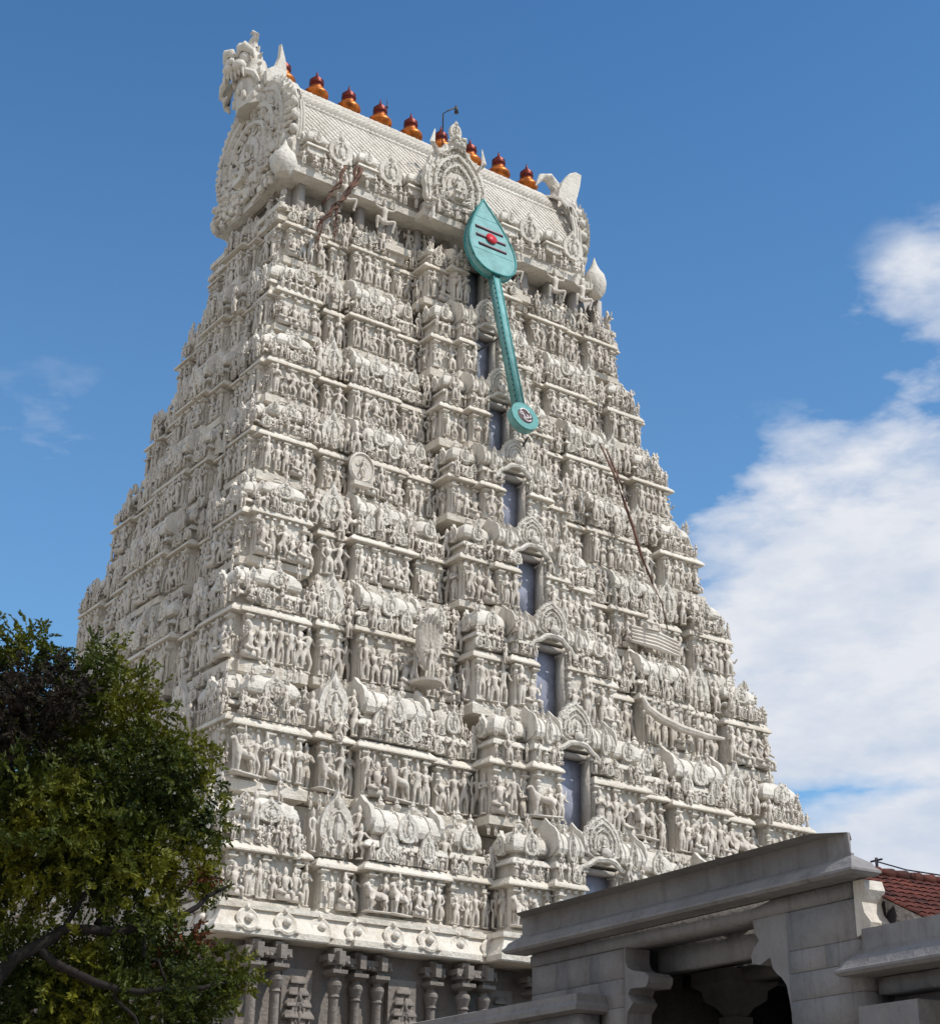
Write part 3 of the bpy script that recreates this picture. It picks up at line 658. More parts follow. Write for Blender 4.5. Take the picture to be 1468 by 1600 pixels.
# big horseshoe gable ends
def gable(x, side):
    rz = -math.pi/2 if side < 0 else math.pi/2
    yc = -.1
    pl = arch_plate(seed=20, curls=230, full=True)
    ps = [tf(pl, (x, yc, 34.25), rz=rz, s=(5.0, 3.2, 4.9))]
    for k in range(34):      # feathered rim
        a = -.5+(math.pi+1.0)*k/33; c_, s_ = math.cos(a), math.sin(a); q = 1 if s_ > 0 else .85
        ps.append(tube([(x-side*.0, yc+c_*2.1, 36.8+s_*2.1*q), (x+side*.12, yc+c_*2.55, 36.9+s_*2.45*q), (x-side*.02, yc+c_*2.84, 37.05+s_*2.6*q)], (.09, .12, .02), 5))
    for a in np.linspace(-.55, math.pi+.55, 21):
        yy, zz = yc+math.cos(a)*2.62, 36.6+math.sin(a)*(3.0 if math.sin(a) > 0 else 2.4)
        ps.append(ell((x-side*.16, yy, zz), (.17, .20, .20), 9, 6))
    for rr_, xx in ((2.64, .32), (2.61, .44), (2.60, .56)):
        ps.append(tube([(x-side*xx, yc+math.cos(a)*rr_, 36.6+math.sin(a)*(3.1 if math.sin(a) > 0 else 2.4)) for a in np.linspace(-.5, math.pi+.5, 20)], .07, 6))
    for k in range(60):      # carved scrollwork on the lower apron
        yy, zz = yc+rs.uniform(-2.2, 2.2), 34.2+rs.uniform(0, 1.7)
        ps.append(ell((x+side*.28, yy, zz), (rs.uniform(.1, .2), rs.uniform(.08, .22), rs.uniform(.08, .22)), 6, 4))
    for s in (-1, 1):
        k_ = 1 if s < 0 else .62
        ps.append(tf(lathe([(.02, -.62), (.30, -.56), (.50, -.32), (.56, 0), (.46, .30), (.26, .50), (.12, .72), (.02, .98)], 14), (x+side*(.12 if side < 0 else .35), yc+s*(2.65 if s < 0 else 2.2), 34.75 if side < 0 else 34.95), s=(.85*k_, .8*k_, (.95 if side < 0 else 1.15)*k_)))
    gb = obj('gable_end', join(*ps), LIME, roof, 40)
    fy = yc-.1
    if side < 0:
        hd = [tf(KIRTI, (x-.55, fy+.25, 39.05), rz=rz+.35, s=(2.1, 1.8, 2.35))]
        hd.append(tube([(x-.05, fy, 38.3), (x-.15, fy+.1, 39.3), (x-.25, fy+.1, 40.5)], (.75, .72, .45), 12))
        for k in range(40): a_, z_ = rs.uniform(0, 6.28), rs.uniform(38.2, 39.9); hd.append(ell((x-.15+.72*math.cos(a_), fy+.1+.7*math.sin(a_), z_), (rs.uniform(.08, .16), rs.uniform(.08, .16), rs.uniform(.12, .25)), 6, 5))
        obj('lion_mask', join(*hd), LIME, gb, 50)
        o = [(0, 0), (.35, -.12), (.62, .12), (.80, .55), (.84, 1.0), (.74, 1.45), (.52, 1.95), (.50, 1.40), (.36, .95), (.12, .7), (-.05, .45)]
        for s in (-1, 1): obj('ear_fin', tf(prism_y(o, -.07, .07), (x-.22, fy+s*.85, 39.1), rz=.35, s=(1.2, 1, 1.1)), LIME, gb, 40)
    else:                    # the back of the crest: a hooked scroll and a broad fan
        hk = tube([(5.55, -1, 38.9), (5.75, -1, 39.6), (5.66, -1, 40.15), (5.35, -1, 40.42), (5.0, -1, 40.3), (4.72, -1, 39.8)], (.34, .30, .26, .24, .20, .03), 10, .75)
        obj('crest_hook', hk, LIME, gb, 50)
        fan = [(5.55, 38.9), (6.15, 38.9), (6.42, 39.3), (6.60, 39.9), (6.72, 40.4), (6.80, 40.95), (6.50, 40.98), (6.2, 40.8), (5.9, 40.35), (5.65, 39.8)]
        obj('crest_fan', prism_y(fan, -1.35, -1.1), LIME, gb, 30)
        obj('crest_block', tube([(x-.3, -.5, 38.6), (x-.3, -.6, 39.6)], (.6, .5), 12), LIME, gb, 50)
gable(X0+.10, -1); gable(X1+.02, 1)
# carved figures on the shaded gable apron
for k in range(30):
    y = rs.uniform(-1.9, 1.9); z = 34.3+rs.uniform(0, 1.5)
    stat(-math.pi/2, y, -(X0)+.16, z, rs.uniform(.7, 1.1), (0, 1, 4, 5, 2))
# kalasams
KP = lathe([(.30, 0), (.36, .05), (.30, .10), (.42, .20), (.50, .34), (.48, .46), (.36, .58), (.27, .66), (.30, .69)], 20)
KT = lathe([(.26, .68), (.30, .74), (.20, .80), (.28, .86), (.30, .92), (.27, 1.0), (.29, 1.06), (.18, 1.12), (.20, 1.16), (.12, 1.24), (.06, 1.30), (.04, 1.42), (.01, 1.55)], 16)
mk, mt, mr = mesh('kalasam', KP, COPPER, True), mesh('spire', KT, DCOP, True), mesh('collar', join(lathe([(.47, .36), (.525, .38), (.525, .41), (.47, .43)], 20), lathe([(.28, .62), (.33, .64), (.28, .66)], 20)), COPPER, True)
for k in range(9):
    o = ob('roof_finial', mk, roof, mw=Matrix.Translation((-6.35+k*1.42, 0, 40.05))@Matrix.Diagonal((.96, .96, .95, 1)))
    o2 = bpy.data.objects.new('spire', mt); COL.objects.link(o2); o2.parent = o
# ---- granite base with the white cornice
bs = [box(-10.95, 10.95, -9.25, 9.25, 0, 7.66)]
for k, (zz, o) in enumerate(((0, .9), (.5, .75), (1.0, .5), (1.35, .65))): bs.append(rect_loft(-10.95, 10.95, -9.25, 9.25, [(zz+.003*k, o), (zz+.45, o)], back=True))
base = obj('granite_base', join(*bs), GRAN, tower, 40)
bp = Bag('base_pilaster', GRAN, 40); ba = Bag('base_niche', GRAN, 40)
BPIL = join(box(-.22, .22, -.2, .2, 0, .06), box(-.14, .14, -.13, .2, .06, .12), lathe([(.135, .12), (.125, .80), (.16, .805), (.13, .815), (.17, .835), (.20, .85), (.19, .862), (.12, .875), (.12, .885)], 12), rect_loft(-.15, .15, -.15, .2, [(.885, 0), (.897, .09), (.912, .09)]), box(-.10, .10, -.14, .2, .912, .93), box(-.24, .24, -.13, .2, .93, .948), box(-.36, .36, -.16, .2, .948, .972), box(-.10, .10, -.30, .1, .93, .985), box(-.13, .13, -.12, .2, .972, 1.0),
            *[ell((s*.30, -.15, .94), (.07, .08, .012), 6, 4) for s in (-1, 1)])
BNI = join(box(-.34, .34, -.04, .2, 0, 1.0), *[rect_loft(-.26+.05*q_, .26-.05*q_, -.14+.03*q_, .2, kapota(.76+.055*q_, .04, .07)) for q_ in range(4)], box(-.30, -.20, -.12, .2, 0, .5), box(.20, .30, -.12, .2, 0, .5), lathe([(.08, .5), (.13, .53), (.08, .56)], 8, (-.25, 0)), lathe([(.08, .5), (.13, .53), (.08, .56)], 8, (.25, 0)), rect_loft(-.30, .30, -.12, .2, kapota(.56, .07, .16)), rect_loft(-.22, .22, -.08, .2, kapota(.66, .06, .12)), tf(NASI, (0, -.12, .70), s=(.34, .5, .20)), tf(STUPI, (0, 0, .88), s=(.8, .8, .1)))
for RZ, L, H in ((0, 10.8, 9.27), (-math.pi/2, 9.1, 10.97), (math.pi/2, 9.1, 10.97)):
    x = -L+.4; k = 0
    while x < L:
        pr = .30 if (k//4) % 2 == 0 else .0
        if k % 4 != 2: put(bp, 'b', BPIL, RZ, x, H+.15+pr, 1.8, (.85, 1.2, 5.82))
        else: put(ba, 'n', BNI, RZ, x, H+.12, 2.2, (1.2, 1.3, 4.9))
        x += (.62, .74, .86, .78)[k % 4]; k += 1
bp.emit(base); ba.emit(base)
cor = [rect_loft(-10.75, 10.75, -9.05, 9.05, [(7.66, -.3), (7.662, .2), (7.665, .77), (7.70, .80), (7.84, .80), (8.02, .66), (8.2, .55), (8.30, .52), (8.31, .60), (8.44, .60), (8.45, -.1)], back=True)]
for kk, (sx0, sx1, pr) in enumerate(((-10.8, -9.3, .12), (-7.0, -4.8, .12), (-3.0, -1.2, .7), (-1.3, 1.3, .9), (1.2, 3.0, .7), (4.8, 7.0, .12), (9.3, 10.8, .12))):
    cor.append(rect_loft(sx0, sx1, -9.05-pr, -8, [(a_+.003*kk, b_) for a_, b_ in [(7.661, -.3), (7.663, .2), (7.667, .77), (7.702, .80), (7.842, .80), (8.022, .66), (8.202, .55), (8.302, .52), (8.312, .60), (8.442, .60), (8.452, -.1)]]))
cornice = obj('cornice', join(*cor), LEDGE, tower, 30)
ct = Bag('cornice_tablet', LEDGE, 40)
DISC = join(tf(lathe([(.36, 0), (.37, .04), (.30, .07), (.26, .05), (.0001, .05)], 18), rx=math.pi/2), ell((0, -.1, 0), (.13, .07, .13), 8, 5), ell((0, -.08, .36), (.09, .06, .09), 6, 4), ell((-.3, -.04, -.24), (.12, .06, .08), 6, 4), ell((.3, -.04, -.24), (.12, .06, .08), 6, 4))
for RZ, L, H in ((0, 11.2, 9.05), (-math.pi/2, 9.6, 10.75)):
    for x in np.arange(-L+.5, L, 1.02):
        pr = .12 if RZ == 0 and (8.7 < abs(x) or 4.6 < abs(x) < 7.4) else (.7 if RZ == 0 and abs(x) < 3.0 else 0)
        put(ct, 'c', DISC, RZ, x, H+.69+pr, 8.02, (.82, 1.3, .82), rx=-.35)
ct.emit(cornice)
medal = join(tf(lathe([(.72, 0), (.76, .08), (.66, .14), (.60, .08), (.0001, .08)], 28), rx=math.pi/2), tf(HI[4], (0, -.16, -.50), s=(1.0, .9, .95)), box(-.5, .5, -.2, .1, -.92, -.74))
obj('round_medallion', tf(medal, (-5.75, -5.85, 22.55), s=(.60, .8, .68)), STAT, tower, 40)
hood = join(*[tube([(math.sin(a)*.12, -.05, -.6), (math.sin(a)*.42, -.12, .1), (math.sin(a)*.55, -.1, .55+.5*math.cos(a)), (math.sin(a)*.50, -.32, .72+.6*math.cos(a))], (.08, .14, .12, .05), 7) for a in np.linspace(-1.15, 1.15, 7)], ell((0, 0, .3), (.55, .12, .8), 12, 8), tf(HI[1], (0, -.25, -.95), s=1.25), lathe([(.6, -1.1), (.62, -1.0), (.4, -.95)], 16))
obj('serpent_hood', tf(hood, (-4.3, -7.55, 16.5), s=(.75, .9, .85)), STAT, tower, 40)
obj('scroll_boat', tf(join(tube([(3.3, -8.55, 15.1), (3.45, -8.6, 14.75), (3.9, -8.65, 14.5), (4.8, -8.6, 14.35), (5.9, -8.55, 14.3), (6.7, -8.55, 14.35)], (.05, .12, .15, .14, .12, .05), 8), *[tf(LO[3], (3.7+k*.36, -8.62, 14.55-.02*k), s=.62) for k in range(8)]), (.35, .8, 1.55)), STAT, tower, 40)
obj('reclining_panel', tf(join(*[tube([(3.6, -7.55, 18.3-.12*k), (4.6, -7.62, 18.25-.12*k), (5.6, -7.6, 18.15-.12*k)], (.05, .09, .04), 6) for k in range(5)], tf(HI[5], (4.4, -7.6, 18.3), s=(1.3, 1, 1))), (.7, 1.0, 1.15)), STAT, tower, 40)
for bag in (statues, pil, kut, sal, nas, plates): bag.emit(tower)

# ------------------------------------------------------------------ the spear sign fixed to the front
vt, vb = Vector((0, -3.70, 35.50)), Vector((0, -6.35, 25.2))
ax = (vt-vb); Lv = ax.length; ax.normalize()
vel = thing('spear_sign', 'giant turquoise leaf-bladed spear with three stripes and a red dot, fixed to the tower front', 'spear sign')
ex = Vector((1, 0, 0)); ny = ax.cross(ex) * -1
nrm = ex.cross(ax); # outward
if nrm.y > 0: nrm = -nrm
MV = Matrix(((ex.x, -nrm.x, ax.x, vb.x), (ex.y, -nrm.y, ax.y, vb.y), (ex.z, -nrm.z, ax.z, vb.z), (0, 0, 0, 1)))
vel.matrix_world = MV
# local: x across, z along the spear, -y outward
def leaf(w, z0, z1, n=26):
    h = []
    for k in range(n+1):
        f = (1-math.cos(math.pi*k/n))/2 if k < n*.5 else k/n
        f = (1-math.cos(math.pi*min(k, n)/n))/2; a = f*math.pi
        z = z0+(z1-z0)*f
        ww = w*(math.sin(math.pi*f**.60)**.62 if f < .315 else math.sin(math.pi*f**.60)**.95) if 0 < k < n else 0
        h.append((ww, z))
    return h
zb0 = 6.95; H_ = leaf(.98, zb0, Lv)
outl = H_+[(-x, z) for x, z in H_[-2:0:-1]]
obj('blade', prism_y(outl, -.30, .0), TURQ, vel, 30)
rim = [(x, -.30, z) for x, z in H_]+[(-x, -.30, z) for x, z in H_[-2::-1]]
obj('blade_rim', join(tube(rim, .045, 5), tube([(x, .0, z) for x, _, z in rim], .05, 5)), TURQD, vel, True)
for k, (zz, hw) in enumerate(((9.05, .60), (8.62, .64), (8.19, .60))):
    s_ = obj('stripe', box(-hw, hw, -.33, -.30, zz-.058, zz+.058), MAROON, vel)  # dark strip left below the trim is the stripe's shadow, painted in
    obj('stripe_trim', box(-hw+.02, hw-.02, -.336, -.331, zz-.015, zz+.052), PINK, s_)
obj('red_dot', tf(lathe([(.02, -.06), (.17, -.05), (.225, -.02), (.225, .03)], 20), (0, -.35, 8.62), rx=-math.pi/2, s=(1, 1, -1)), REDP, vel, True)
obj('shaft', join(box(-.13, .13, -.22, .10, .95, 7.05)), TURQ, vel)
obj('shaft_edge', join(*[box(s*.13-.02, s*.13+.02, -.242, -.202, .95, 7.05) for s in (-1, 1)]), TURQD, vel)
obj('base_disc', tf(lathe([(.50, 0), (.52, .02), (.52, .28), (.49, .30), (.0001, .30)], 32), (0, .0, .55), rx=math.pi/2, s=(1, 1, 1.0)), TURQ, vel, 40)
dr = obj('disc_rim', tf(lathe([(.49, .29), (.54, .28), (.54, .32), (.49, .32)], 32), (0, .0, .55), rx=math.pi/2), TURQD, vel, 40)
em = obj('emblem_plate', tf(lathe([(.29, .30), (.30, .325), (.27, .335), (.0001, .335)], 24), (0, 0, .55), rx=math.pi/2), MAROON, vel, 40)
# om sign: drawn as strokes on the plate
def arc(cx_, cz_, r, a0, a1, n=12): return [(cx_+r*math.cos(a), -.345, cz_+r*math.sin(a)) for a in np.linspace(R(a0), R(a1), n)]
om = join(tube(arc(-.165, .60, .055, 0, 340), .026, 5), tube(arc(-.03, .62, .19, 160, 10), .034, 5), tube(arc(.02, .54, .10, 170, 300), .03, 5), tube(arc(.13, .56, .07, 60, -200), .028, 5), tube(arc(.05, .47, .15, 190, 330), .03, 5))
obj('om_letter', om, WHITEP, vel, True)
bm_ = mesh('bulb', ell((0, 0, 0), (.032, .032, .036), 6, 4), IRON, True)
for s_ in (-1, 1):
    for z_ in np.arange(1.0, 7.0, .23): ob('bulb', bm_, vel, mw=Matrix.Translation((s_*.16, -.20, z_)))
for k_ in range(1, len(rim)-1, 2): ob('bulb', bm_, vel, mw=Matrix.Translation((rim[k_][0]*1.02, -.27, rim[k_][2])))
for z_ in (7.9, 9.6): obj('sheet_seam', box(-.86 if z_ < 9 else -.62, .86 if z_ < 9 else .62, -.304, -.30, z_, z_+.02), TURQD, vel)
for pts_ in ([(.3, .05, .05), (.3, .9, -.35)], [(.15, .1, 2.3), (.5, .9, 2.2)], [(-.15, .1, 4.2), (-.5, .9, 4.1)], [(.15, .1, 5.7), (.5, .9, 5.6)]): obj('bracket', tube(pts_, .03, 5), IRON, vel)

# ------------------------------------------------------------------ pole, ladder, rods on the tower
def top(name, p, m, label, cat, smooth=True, group=None): return tag(obj(name, p, m, None, smooth), label, cat, group)
top('bamboo_pole', join(tube([(3.70, -5.85, 26.15), (4.0, -6.2, 25.0), (4.22, -6.45, 23.9), (4.38, -6.7, 22.9), (4.50, -6.9, 21.9), (4.76, -7.15, 20.85)], (.03, .05, .045, .06, .05, .04), 6), tube([(3.95, -5.9, 26.0), (4.15, -6.25, 24.9), (4.3, -6.5, 23.9)], (.03, .04, .03), 5), tube([(4.76, -7.15, 20.85), (5.1, -7.2, 20.2), (5.2, -7.3, 19.3)], .022, 5)),
    BROWNW, 'long brown bamboo pole leaning on the carved ledges right of the spear', 'pole')
def strand(pts, r, jit=.07):
    P = []
    for p, q in zip(pts[:-1], pts[1:]):
        for k in range(4): P.append(tuple(p[i]+(q[i]-p[i])*k/4+rr0.uniform(-jit, jit) for i in range(3)))
    P.append(pts[-1]); n_ = len(P)
    return tube(P, [r*(1.2-.9*k/n_)*rr0.uniform(.7, 1.2) for k in range(n_)], 5)
rr0 = random.Random(5)
strs = []
for k in range(5):
    o = rr0.uniform(-.12, .12)
    strs.append(strand([(-5.0+o, -3.75, 34.9), (-5.35+o, -3.8, 34.0), (-5.9-o, -3.75, 33.1), (-6.4+o, -3.6, 32.3), (-6.5+o, -3.7, 31.1+k*.2)], .05))
for k in range(3):
    o = rr0.uniform(-.12, .12)
    strs.append(strand([(-5.6+o, -3.7, 34.8), (-5.9+o, -3.75, 33.9), (-6.35+o, -3.6, 33.1)], .045)); strs.append(strand([(-5.9+o, -3.7, 33.2), (-5.85-o, -3.75, 32.3), (-5.95, -3.8, 31.6+.2*k)], .04))
top('dried_creeper', join(*strs), BROWNW, 'brown dried creeper hanging from the roof eave at the tower top left', 'creeper')
top('lightning_rod', join(tube([(-1.79, 0, 40.0), (-1.79, 0, 41.45)], .022, 6), ell((-1.79, 0, 41.3), (.06, .06, .06), 6, 5), tube([(-1.79, 0, 41.4), (-1.79, 0, 41.75)], (.02, .003), 5)), IRON, 'thin lightning rod standing between the fourth and fifth roof finials', 'lightning rod')
top('lamp_arm', join(tube([(-1.5, -3.5, 37.6), (-1.5, -3.5, 39.0), (-1.3, -3.55, 39.2), (-.98, -3.6, 39.45)], .028, 6), tube([(-1.0, -3.6, 39.5), (-.98, -3.6, 39.2)], (.05, .09), 6)), IRON, 'black bent lamp arm rising above the central roof dormer', 'lamp arm')

# ------------------------------------------------------------------ mandapa (pillared stone hall) at the right
E0 = Vector((-7.123, -15.052, 0)); ed = Vector((-.093, -.9957, 0)); hall_rz = math.atan2(ed.y, ed.x)
hall = thing('stone_hall', 'grey stone pillared hall with a flat moulded roof in front of the tower', 'hall', tuple(E0), rz=hall_rz)
# local frame: x = along the eave towards the camera, y: -y is outward (towards camera-left)
TL = 11.18; DEP = 9.0
def eave_loft(x0, x1, yb, z, k=1.0): # slab edge, lip at y=0 at height z
    pr = [(z-.0, -.06), (z+.05, 0), (z+.09, 0), (z+.14, -.06), (z+.22, -.10), (z+.36, -.30), (z+.40, -.30), (z+.405, -.34), (z+.76, -.36), (z+.761, -.8)]
    return rect_loft(x0, x1, 0, yb, [(zz, o) for zz, o in pr], back=True)
slab = obj('roof_slab', join(eave_loft(0.0, TL-.0, .66, 7.0)), STONE, hall, 30)
obj('ceiling', box(.1, 9.4, .68, 9.0, 6.78, 6.98), STONE, hall)
obj('cross_wall', box(9.0, 9.38, 1.2, 8.4, 0, 6.77), STONE, hall)
obj('cross_wall', box(.46, .9, 1.2, 8.4, 0, 6.77), STONE, hall)
obj('beam', join(box(.45, 10.55, .5, 1.25, 6.72, 6.98), box(.95, 8.95, 4.2, 4.9, 6.45, 6.77), box(.95, 8.95, 7.8, 8.4, 6.45, 6.77)), STONE, hall)
def bracket(x, s):
    """stepped corbel profile leaving a wall or pier towards s"""
    o = [(0, 6.715), (0, 4.9), (s*.05, 5.25), (s*.08, 5.45), (s*.28, 5.62), (s*.12, 5.80), (s*.20, 5.90), (s*.72, 5.88), (s*.80, 5.96), (s*.82, 6.08), (s*.70, 6.16), (s*.50, 6.20), (s*.30, 6.24), (s*.12, 6.32), (s*.05, 6.45), (s*.06, 6.715)]
    if s < 0: o = o[::-1]
    return tf(prism_y(o[::-1], .55, 1.15), (x, 0, 0))
wall_rows = []
rr = random.Random(3)
def masonry(x0, x1, z0, z1, y):
    ps = []; z = z0
    while z < z1-.05:
        h = min(rr.uniform(.38, .6), z1-z); x = x0
        if z1-z-h < .2: h = z1-z
        while x < x1-.05:
            w = rr.uniform(.9, 2.0)
            if x1-x-w < .5: w = x1-x
            j = rr.uniform(0, .008)
            ps.append(rect_loft(x, x+w-.006, y+j, y+.6, [(z, -.008), (z+.012, 0), (z+h-.016, 0), (z+h-.006, -.008)])); x += w
        z += h
    return join(*ps)
obj('end_wall', join(masonry(.45, 3.85, 0, 6.7, .5), box(.47, 3.83, .6, 1.1, 0, 6.7)), STONE, hall, label='coursed stone end wall')
obj('corbel', bracket(3.84, 1), STONE, hall, 20)
def pillar(x, y, top_=6.7, w=.42):
    return [join(box(x-w*.6, x+w*.6, y-w*.6, y+w*.6, 0, .5), box(x-w/2, x+w/2, y-w/2, y+w/2, .5, 1.8), tf(lathe([(w*.5, 1.8), (w*.5, 3.2)], 8), (0, 0, 0)) if False else lathe([(w*.52, 1.8), (w*.5, 3.3)], 16, (x, y)), box(x-w/2, x+w/2, y-w/2, y+w/2, 3.3, 4.6), lathe([(w*.5, 4.6), (w*.5, 5.3), (w*.6, 5.4), (w*.45, 5.5)], 16, (x, y))),
            join(box(x-w*.62, x+w*.62, y-w*.62, y+w*.62, 5.5, 5.75), rect_loft(x-w*.4, x+w*.4, y-w*.4, y+w*.4, [(5.75, .0), (5.95, .12), (6.1, .32), (6.3, .34), (6.42, .5), (top_, .5)], back=True))]
# near pier: wall mass with stepped silhouette, from t=8.9 to 10.75
obj('lintel', box(3.9, 8.95, 1.35, 1.7, 6.25, 6.77), STONE, hall)
obj('pier', join(masonry(8.88, 10.72, 0, 6.7, .5), box(8.9, 10.70, .6, 1.15, 0, 6.7)), STONE, hall, label='broad stone pier')
nb = [(8.90, 6.715), (7.92, 6.715), (7.94, 6.5), (8.06, 6.33), (7.90, 6.2), (7.82, 6.10), (7.84, 5.95), (8.05, 5.90), (8.34, 6.0), (8.40, 5.80), (8.50, 5.70), (8.62, 5.62), (8.74, 5.48), (8.80, 5.2), (8.87, 4.7), (8.90, 4.6)]
obj('corbel', prism_y(nb, .55, 1.15), STONE, hall, 20)
# pale scrolled end of the pier, facing the sun
sc_ = [(.0, 6.96), (-.05, 6.7), (-.16, 6.45), (-.2, 6.3), (-.05, 6.2), (.0, 6.1)]
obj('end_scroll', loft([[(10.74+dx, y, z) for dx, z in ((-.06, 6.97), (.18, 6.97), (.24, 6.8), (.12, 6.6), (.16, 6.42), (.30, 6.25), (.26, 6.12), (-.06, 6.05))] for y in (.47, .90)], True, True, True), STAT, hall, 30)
for (x, y) in ((6.0, 4.5), (2.4, 4.5), (6.0, 8.0), (2.4, 8.0)):
    sh_, cp_ = pillar(x, y); p_ = obj('pillar', sh_, STONE, hall, 40); obj('capital', cp_, STONE, p_, 40)
obj('back_wall', box(.5, 9.38, 8.45, 8.85, 0, 6.77), STONE, hall)
obj('floor_plinth', box(-.5, 11.2, .2, 9.2, 0, .6), STONE, hall)
# lower wing nearer the camera
wing = thing('low_stone_hall', 'lower grey stone wing with a moulded flat roof at the right edge', 'hall', tuple(E0), rz=hall_rz)
W0 = 10.35
obj('roof_slab', tf(eave_loft(W0+.1, W0+10, 8.5, 5.40), (0, .1, 0)), STONE, wing, 30)
obj('beam', box(W0+.5, W0+9.5, .7, 1.2, 5.12, 5.38), STONE, wing)
for x in (W0+1.1, W0+3.9, W0+6.7):
    sh_, cp_ = pillar(x, .95, 5.12); sh_ = tf(sh_, s=(1, 1, .76)); cp_ = tf(cp_, s=(1, 1, .764)); p_ = obj('pillar', sh_, STONE, wing, 40); obj('capital', cp_, STONE, p_, 40)
obj('back_wall', box(W0+.5, W0+9.5, 7.6, 8.0, 0, 5.38), STONE, wing)
# low roof far end beside the tower
lowr = thing('low_wall', 'low dark stone boundary wall with a coping below the tower base pilasters', 'wall', tuple(E0), rz=hall_rz)
obj('coping', rect_loft(-7.5, 3.2, -.15, .8, [(5.48, -.05), (5.52, .12), (5.62, .14), (5.70, .05), (5.84, .05), (5.86, 0)]), STONE, lowr, 30)
obj('wall_face', box(-7.4, 3.1, -.05, .45, 0, 5.47), STONE, lowr)
# tiled roof behind the wing
tr = thing('tiled_shed', 'shed with a weathered red clay tile roof behind the low stone wing', 'shed', tuple(E0), rz=hall_rz)
tl = []
RXX, RZZ, PIT = 9.55, 7.42, R(27)      # ridge runs away to the right; the slope faces the camera and the sun
NR, NC = 11, 46
for r_ in range(NR):
    for c_ in range(NC):
        y = .95+c_*.21; u0, u1 = r_*.30, r_*.30+.36
        j = rr.uniform(-.012, .012)
        def pt(u, a, rad, lift): return (RXX+u*math.cos(PIT), y+rad*math.cos(a)+j, RZZ-u*math.sin(PIT)+rad*.5*math.sin(a)+lift)
        tl.append(loft([[pt(u0, a, .085, 0.0) for a in np.linspace(0, math.pi, 6)], [pt(u1, a, .105, .018) for a in np.linspace(0, math.pi, 6)]], False))
L_ = NR*.30
obj('tile_roof', join(*tl, loft([[(RXX, 0.85, RZZ-.01), (RXX, 11.4, RZZ-.01)], [(RXX+L_*math.cos(PIT), 0.85, RZZ-.01-L_*math.sin(PIT)), (RXX+L_*math.cos(PIT), 11.4, RZZ-.01-L_*math.sin(PIT))]], False),
     loft([[(RXX, 0.85, RZZ-.01), (RXX, 11.4, RZZ-.01)], [(RXX-.12, 0.85, RZZ-.06), (RXX-.12, 11.4, RZZ-.06)]], False)), TILE, tr, 40)
obj('ridge_tiles', join(*[tube([(RXX, y, RZZ+.05), (RXX, y+.33, RZZ+.07)], (.09, .105), 8) for y in np.arange(0.85, 10.8, .33)]), TILE, tr, True)
obj('shed_wall', join(box(9.45, 9.9, 1.2, 11.2, 0, 7.2), box(11.0, 12.3, .95, 11.2, 0, 6.0), box(9.9, 11.0, .97, 1.25, 5.0, 6.55)), STONE, tr) if False else obj('shed_wall', box(9.45, 9.8, 1.2, 11.2, 0, 7.22), STONE, tr)
obj('shed_wall', loft([[(9.82, y, 0), (12.2, y, 0), (12.2, y, 6.0), (9.82, y, 7.2)] for y in (1.17, 1.45)], True, True, True), STONE, tr)
def hl(x, y, z): v = Matrix.Rotation(hall_rz, 4, 'Z')@Vector((x, y, 0)); return (E0.x+v.x, E0.y+v.y, z)
top('overhead_cable', tube([hl(8.65, 3, 7.93), hl(9.4, 3, 7.65), hl(10.3, 3, 7.40), hl(14, 3, 6.9)], .014, 5), IRON, 'thin dark cable stretched above the red tile roof', 'cable')
top('utility_post', join(tube([hl(8.65, 3, 7.7), hl(8.65, 3, 8.0)], .03, 6), tube([hl(8.5, 3, 7.95), hl(8.8, 3, 7.95)], .02, 6)), IRON, 'short iron post on the hall roof holding the cable end', 'post')

# ------------------------------------------------------------------ tree at the left
tree = thing('leafy_tree', 'dark green bushy tree with feathery leaves in the lower left corner', 'tree', (-22.5, -24.6, 0))
def ip(px, py, d): # a spot in the place, worked out from its direction and distance
    v = CF+CR*(px-734)/2567-CU*(py-800)/2567; return CAM+v*d
T0 = np.array([-22.5, -24.6, 0.])
limbs = []
def limb(pts, r):        # knotty tapering limb: extra joints nudged off the straight line
    q, rq = [], []
    for k in range(len(pts)-1):
        for f in (0, .33, .66):
            n_ = rng.normal(size=3)*(.05 if f else 0)*(.5 if r[k] > .2 else 1)
            q.append(tuple(np.array(pts[k])*(1-f)+np.array(pts[k+1])*f+n_-T0)); rq.append((r[k]*(1-f)+r[k+1]*f)*rng.uniform(.9, 1.12)*(.62 if pts[k][2] > 3.3 else 1))
    q.append(tuple(np.array(pts[-1])-T0)); rq.append(r[-1]*.6); limbs.append(tube(q, rq, 8))
trunk_top = np.array([-22.3, -24.5, 3.4])
limb([(-22.5, -24.6, -.1), (-22.45, -24.6, 1.2), (-22.5, -24.5, 2.4), trunk_top], (.34, .27, .25, .23))
A = lambda x, y, z: np.array([x+.30, y+.38, z+.02])
limb([trunk_top, A(-22.0, -24.7, 4.3), A(-21.3, -24.9, 4.9), A(-20.4, -25.1, 5.0), A(-19.6, -25.2, 5.35), A(-19.1, -25.2, 5.7)], (.2, .15, .12, .09, .06, .02))
limb([trunk_top, A(-22.6, -24.3, 4.6), A(-22.4, -24.2, 6.0), A(-21.9, -24.1, 7.4), A(-21.7, -24.2, 8.6)], (.2, .17, .13, .08, .03))
limb([A(-20.9, -25.0, 5.0), A(-20.6, -25.0, 5.9), A(-20.3, -24.9, 6.8), A(-20.2, -24.9, 7.4)], (.08, .07, .05, .02))
limb([A(-22.5, -24.3, 5.0), A(-23.4, -24.0, 6.2), A(-24.3, -23.8, 7.3)], (.14, .1, .04))
